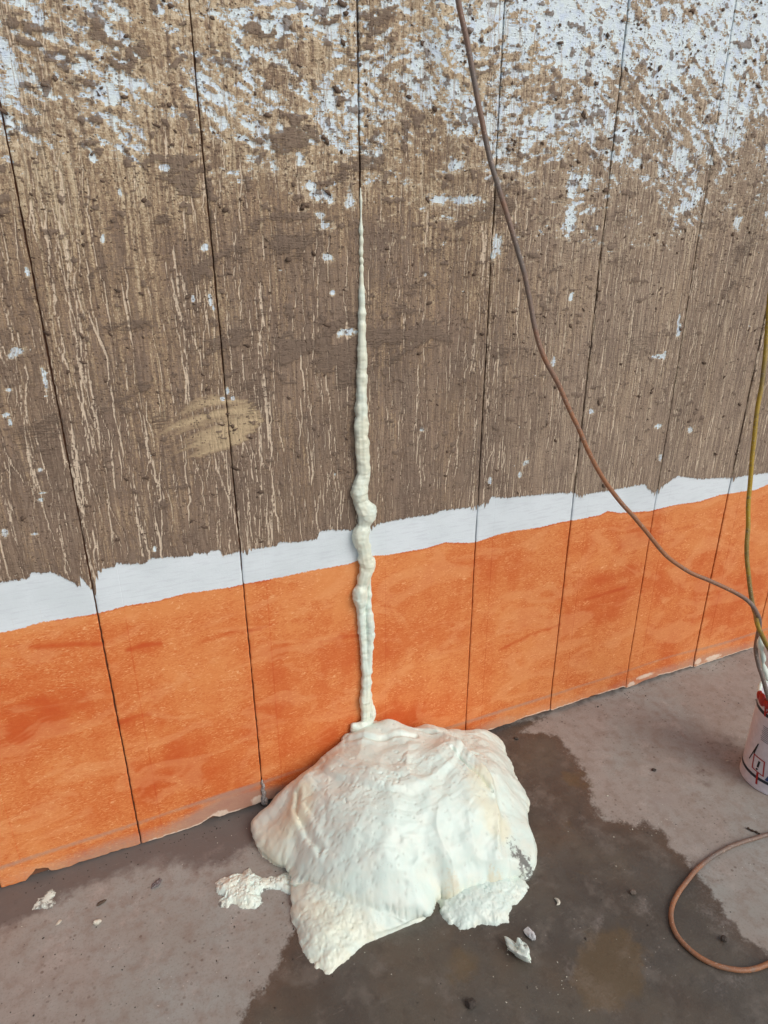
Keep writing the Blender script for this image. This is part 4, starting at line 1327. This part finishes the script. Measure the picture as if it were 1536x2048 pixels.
def build_crumbs():
    rng = np.random.default_rng(77)
    for kind, mat, n, name, lab in (('w', M_CREAMB, 110, 'pale_crumbs', 'tiny pale foam crumbs scattered over the floor'), ('d', M_STONE, 420, 'dark_crumbs', 'tiny dark grit scattered over the floor')):
        Vs, Fs = [], []
        base = 0
        for i in range(n):
            if kind == 'w' and rng.random() < 0.55:
                c = [(1060, 1960), (1020, 1930), (920, 1870), (430, 1640), (780, 1880), (1300, 1660), (1090, 2000)][rng.integers(0, 7)]
                x, y = fpt(c[0] + rng.normal(0, 45), c[1] + rng.normal(0, 30))
            elif kind == 'd' and rng.random() < 0.45:
                x, y = rng.uniform(-1.0, 1.7), -0.016 - abs(rng.normal(0, 0.02))
            elif kind == 'd' and rng.random() < 0.6:
                x, y = rng.uniform(-1.0, -0.3), rng.uniform(-0.7, -0.15)
            else:
                x, y = rng.uniform(-1.0, 1.4), rng.uniform(-0.95, -0.03)
            if y > -0.015:
                continue
            r = rng.uniform(0.0007, 0.0018) * (1.7 if rng.random() < 0.1 else 1)
            v = ICO1_V * rng.uniform(0.6, 1.2, (len(ICO1_V), 1)) * np.array([r * rng.uniform(0.8, 2.0), r, r * 0.55])
            a = rng.uniform(0, 6.28)
            v = np.stack([v[:, 0] * math.cos(a) - v[:, 1] * math.sin(a), v[:, 0] * math.sin(a) + v[:, 1] * math.cos(a), v[:, 2]], 1) + np.array([x, y, r * 0.3])
            Vs.append(v)
            Fs.append(ICO1_F + base)
            base += len(v)
        me = mesh_np(name, np.vstack(Vs), None, np.vstack(Fs))
        tag(obj(name, me, mat), lab, 'crumbs', None, 'stuff')


build_crumbs()

# ------------------------------------------------------------------ hoses
M_ORANGE = hose_material('orange hose', srgb(142, 96, 66, K), srgb(104, 96, 91, K), srgb(122, 101, 87, K), 0.54)
M_YELLOW = hose_material('yellow hose', srgb(158, 130, 24, K), srgb(118, 100, 52, K), srgb(96, 84, 60, K), 0.56)

CAN_C = (1.113, -0.52)
CAN_R = 0.09
CAN_H = 0.295


def plane_path(pts):
    return [tuple(on_plane_y(px, py, yy)) for px, py, yy in pts]


def wob(P, a, flat=False):
    """slight kinks in a stiff old hose"""
    t = np.arange(len(P)) * 0.008
    P = P.copy()
    P[:, 0] += a * 2 * (fb(t * 9, t * 0 + 2, 2, 1) - 0.5)
    P[:, 1] += a * 2 * (fb(t * 9, t * 0 + 7, 2, 3) - 0.5)
    if not flat:
        P[:, 2] += a * (fb(t * 9, t * 0 + 5, 2, 5) - 0.5)
    return P


run1 = plane_path([(905, -110, -0.05), (918, 0, -0.06), (934, 80, -0.065), (955, 190, -0.075), (975, 290, -0.085), (1001, 390, -0.10), (1036, 510, -0.12), (1058, 590, -0.135), (1072, 665, -0.15), (1089, 715, -0.165), (1120, 775, -0.18), (1150, 845, -0.20),
                   (1176, 905, -0.22), (1210, 965, -0.24), (1247, 1012, -0.26), (1290, 1060, -0.28), (1332, 1110, -0.30), (1378, 1143, -0.33), (1420, 1162, -0.36), (1462, 1181, -0.39), (1498, 1203, -0.425), (1516, 1228, -0.445), (1521, 1250, -0.45), (1516, 1275, -0.44),
                   (1513, 1300, -0.45), (1520, 1335, -0.47), (1533, 1375, -0.50)])
run1.append((CAN_C[0] + 0.0, CAN_C[1], 0.10))
me = tube_mesh('hose', wob(catmull(run1, 0.008), 0.004), 0.0058, 16)
tag(obj('hose', me, M_ORANGE), 'dirty orange hose hanging across the wall from the top and down into the pail', 'hose')

run2 = plane_path([(1585, 330, -0.05), (1565, 430, -0.07), (1547, 540, -0.10), (1538, 620, -0.13), (1530, 700, -0.16), (1520, 780, -0.19), (1510, 860, -0.22), (1503, 940, -0.25), (1498, 1000, -0.27), (1494, 1050, -0.29), (1491.5, 1090, -0.31), (1494, 1130, -0.33), (1500, 1180, -0.36),
                   (1508, 1220, -0.39), (1516, 1250, -0.475), (1529, 1280, -0.49), (1548, 1312, -0.47), (1580, 1360, -0.42)])
run2 += [(1.32, -0.36, 0.16), (1.45, -0.33, 0.04), (1.62, -0.36, 0.0075), (1.9, -0.40, 0.0075)]
me = tube_mesh('hose', wob(catmull(run2, 0.008), 0.004), 0.0061, 16)
tag(obj('hose', me, M_YELLOW), 'muddy yellow hose hanging down the wall at the right edge', 'hose')

loop = [fpt(*q) for q in [(1640, 1645), (1585, 1660), (1536, 1672), (1490, 1686), (1445, 1706), (1400, 1737), (1365, 1770), (1346, 1805), (1340, 1840), (1350, 1872), (1372, 1900), (1400, 1922), (1435, 1938), (1475, 1944), (1510, 1941), (1536, 1933), (1600, 1905), (1680, 1880)]]
lp = [(a, b, 0.0057) for a, b in loop]
lp = [(lp[0][0] + 0.5, lp[0][1] + 0.12, 0.0057)] + lp + [(lp[-1][0] + 0.4, lp[-1][1] - 0.05, 0.0057)]
me = tube_mesh('hose', wob(catmull(lp, 0.008), 0.005, True), 0.0056, 16)
tag(obj('hose', me, M_ORANGE), 'loop of scuffed orange hose lying on the floor at lower right', 'hose')


# ------------------------------------------------------------------ pail
def lathe(name, prof, seg=72):
    n = len(prof)
    a = np.arange(seg) / seg * 2 * math.pi
    P = np.array(prof)
    V = np.stack([P[:, None, 0] * np.cos(a), P[:, None, 0] * np.sin(a), np.repeat(P[:, 1][:, None], seg, 1)], -1).reshape(-1, 3)
    i = np.arange(n - 1)[:, None] * seg
    j = np.arange(seg)[None, :]
    j2 = (j + 1) % seg
    Q = np.stack([i + j, i + j2, i + seg + j2, i + seg + j], -1).reshape(-1, 4)
    return V, Q


M_TIN = plain('white tin', srgb(205, 203, 210, K), 0.38, 0.07, 60, 0.1)
M_NAVY = plain('navy print', srgb(34, 44, 58), 0.4, 0.1)
M_REDP = plain('red paint', srgb(160, 26, 22, K), 0.35, 0.12, 90, 0.3)
M_BLACK = plain('black print', srgb(26, 26, 30), 0.45, 0.1)
M_GREYP = plain('grey print', srgb(126, 128, 140), 0.5, 0.05)
M_BLUE = plain('blue print', srgb(40, 70, 120), 0.4, 0.1)
M_STEEL = plain('steel wire', srgb(140, 140, 142), 0.35, 0.1, 60, 0.1, Metallic=0.9)

PAIL = thing('metal_pail', 'white tin pail with a hazard label and red paint drips at the right edge', 'pail', (CAN_C[0], CAN_C[1], 0))


def pail_part(name, V, Q=None, T=None, mat=None, smooth=True, label=None):
    me = mesh_np(name, V, Q, T, smooth)
    o = bpy.data.objects.new(name, me)
    COL.objects.link(o)
    me.materials.append(mat)
    o.parent = PAIL
    if label:
        o['label'] = label
    return o


R_, H_ = CAN_R, CAN_H
V, Q = lathe('body', [(0.0, 0.008), (R_ - 0.004, 0.008), (R_ - 0.003, 0.002), (R_ - 0.001, 0.0), (R_ + 0.0012, 0.002), (R_ + 0.0012, 0.006), (R_, 0.009), (R_, 0.03), (R_ - 0.0004, 0.15), (R_, H_ - 0.02), (R_, H_ - 0.008), (R_ - 0.002, H_ - 0.006), (R_ - 0.003, H_ - 0.02), (R_ - 0.003, 0.012), (0, 0.011)])
pail_part('body', V, Q, None, M_TIN)
# rim coated with dribbled foam
rp = []
for k in range(13):
    t = k / 12 * 2 * math.pi
    rp.append((R_ + 0.001 + 0.0055 * math.cos(t), H_ + 0.0055 * math.sin(t)))
V, Q = lathe('rim', rp, 160)
nn = V / np.array([1, 1, 1])
bump = n3(V, 55, 3)
rad = V[:, :2] / np.linalg.norm(V[:, :2], axis=1)[:, None]
V[:, :2] += rad * (0.008 * bump)[:, None]
V[:, 2] += 0.012 * np.maximum(n3(V, 40, 5), -0.1)
me = pail_part('rim', V, Q, None, M_FOAM)
at = me.data.attributes.new('foam', 'FLOAT_COLOR', 'POINT')
at.data.foreach_set('color', np.tile([0.05, 0.12, 0, 0], (len(V), 1)).astype(np.float32).ravel())
# resin inside
V, Q = lathe('contents', [(0.0, 0.19), (0.05, 0.188), (R_ - 0.0035, 0.186)], 48)
pail_part('contents', V, Q, None, plain('resin', srgb(170, 150, 110), 0.2, 0.1, 30))


def wrap(poly, r, n=1):
    """flat print laid round the pail: (arc length, height) -> xyz"""
    out = []
    for s, z in poly:
        a = A0 + s / r
        out.append((r * math.cos(a), r * math.sin(a), z))
    return out


A0 = math.radians(0)
# the side that faces the camera
A0 = math.atan2(CAM[1] - CAN_C[1], CAM[0] - CAN_C[0])


def strip_print(name, s0, s1, z0, z1, mat, off=0.0006, skew=0.0, label=None):
    n = max(2, int(abs(s1 - s0) / 0.006) + 1)
    V = []
    for i in range(n):
        s = s0 + (s1 - s0) * i / (n - 1)
        for z, k in ((z0, 0), (z1, 1)):
            a = A0 + (s + skew * k) / R_
            r = R_ + off
            V.append((r * math.cos(a), r * math.sin(a), z))
    Q = [(2 * i, 2 * i + 2, 2 * i + 3, 2 * i + 1) for i in range(n - 1)]
    return pail_part(name, np.array(V), np.array(Q), None, mat, True, label)


def stroke_print(name, pts, w, mat, off=0.0006, closed=False, label=None):
    pts = [np.array(p) for p in pts]
    if closed:
        pts = pts + [pts[0]]
    V, Q = [], []
    for a, b in zip(pts[:-1], pts[1:]):
        d = b - a
        L = np.linalg.norm(d)
        d /= L
        nrm = np.array([-d[1], d[0]]) * w / 2
        n = max(2, int(L / 0.005) + 1)
        b0 = len(V)
        for i in range(n):
            p = a - d * w / 2 + d * (L + w) * i / (n - 1)
            for sg in (-1, 1):
                q = p + nrm * sg
                ang = A0 + q[0] / R_
                V.append(((R_ + off) * math.cos(ang), (R_ + off) * math.sin(ang), q[1]))
        Q += [(b0 + 2 * i, b0 + 2 * i + 2, b0 + 2 * i + 3, b0 + 2 * i + 1) for i in range(n - 1)]
        off += 0.00008
    return pail_part(name, np.array(V), np.array(Q), None, mat, True, label)


FULL = 2 * math.pi * R_
strip_print('print_band', -FULL / 2, FULL / 2, H_ - 0.047, H_ - 0.036, M_NAVY)
strip_print('print_band', -FULL / 2, FULL / 2, 0.036, 0.046, M_NAVY)
for i in range(9):
    strip_print('text_line', -0.060 + 0.002 * (i % 3), 0.045, 0.215 - i * 0.0058, 0.2172 - i * 0.0058, M_GREYP)
stroke_print('letter', [(-0.078, 0.080), (-0.060, 0.148), (-0.066, 0.108)], 0.0034, M_BLACK)
stroke_print('hazard_frame', [(-0.060, 0.062), (-0.024, 0.058), (-0.030, 0.106), (-0.064, 0.108)], 0.0036, M_REDP, closed=True)
stroke_print('exclamation_stroke', [(-0.0445, 0.078), (-0.0435, 0.095)], 0.006, M_BLACK)
stroke_print('exclamation_dot', [(-0.0457, 0.0672), (-0.0453, 0.0684)], 0.0055, M_BLACK)
strip_print('blue_block', -0.018, 0.07, 0.048, 0.085, M_BLUE, 0.0006, 0.012)
stroke_print('red_drip', [(-0.040, 0.055), (-0.036, 0.022)], 0.006, M_REDP, 0.0013)
stroke_print('red_drip', [(-0.070, H_ - 0.010), (-0.062, H_ - 0.045)], 0.006, M_REDP, 0.0013)
stroke_print('red_drip', [(-0.045, H_ - 0.012), (-0.062, H_ - 0.036)], 0.005, M_REDP, 0.0016)
# red splashes over the rim
for a_off, sz in ((-0.082, 0.013), (-0.060, 0.010), (-0.100, 0.010), (-0.045, 0.012)):
    a = A0 + a_off / R_
    V = ICO_V.copy()
    V *= (1 + 0.5 * n3(V + a_off * 99, 2, 3))[:, None]
    V = V * np.array([0.007, sz * 1.35, sz * 1.6])
    c, s = math.cos(a), math.sin(a)
    V = np.stack([V[:, 0] * c - V[:, 1] * s + (R_ + 0.004) * c, V[:, 0] * s + V[:, 1] * c + (R_ + 0.004) * s, V[:, 2] + H_ - 0.004], 1)
    pail_part('red_splash', V, None, ICO_F, M_REDP)
# wire bail lying against the far side
bail = [(R_ * 1.03 * math.cos(A0 + 1.57 + t), R_ * 1.03 * math.sin(A0 + 1.57 + t), H_ - 0.05 - 0.06 * math.sin(t)) for t in np.linspace(0.0, math.pi, 24)]
me = tube_mesh('handle', bail, 0.002, 8)
o = bpy.data.objects.new('handle', me)
COL.objects.link(o)
me.materials.append(M_STEEL)
o.parent = PAIL

# foam dribbled down the hose above the pail
fd = catmull([tuple(on_plane_y(px, py, -0.4625)) + (rr_,) for px, py, rr_ in [(1519, 1272, 0.002), (1520, 1282, 0.008), (1521, 1292, 0.0085), (1523, 1300, 0.005), (1525, 1308, 0.0065), (1526, 1318, 0.0075), (1526, 1326, 0.0045), (1529, 1336, 0.007), (1531, 1346, 0.009), (1535, 1358, 0.008)]], 0.002)
me = tube_mesh('foam_drip', fd[:, :3], np.maximum(fd[:, 3], 0.001), 14)
co = np.zeros(len(me.vertices) * 3, dtype=np.float32)
me.vertices.foreach_get('co', co)
co = co.reshape(-1, 3).astype(float)
co += 0.006 * np.stack([n3(co, 70, 1), n3(co, 70, 3), n3(co, 70, 5)], 1)
me.vertices.foreach_set('co', co.astype(np.float32).ravel())
at = me.attributes.new('foam', 'FLOAT_COLOR', 'POINT')
at.data.foreach_set('color', np.tile([0.3, 0.1, 0, 0], (len(co), 1)).astype(np.float32).ravel())
tag(obj('foam_drip', me, M_FOAM), 'drip of cream foam stuck along the hose just above the pail', 'foam drip')
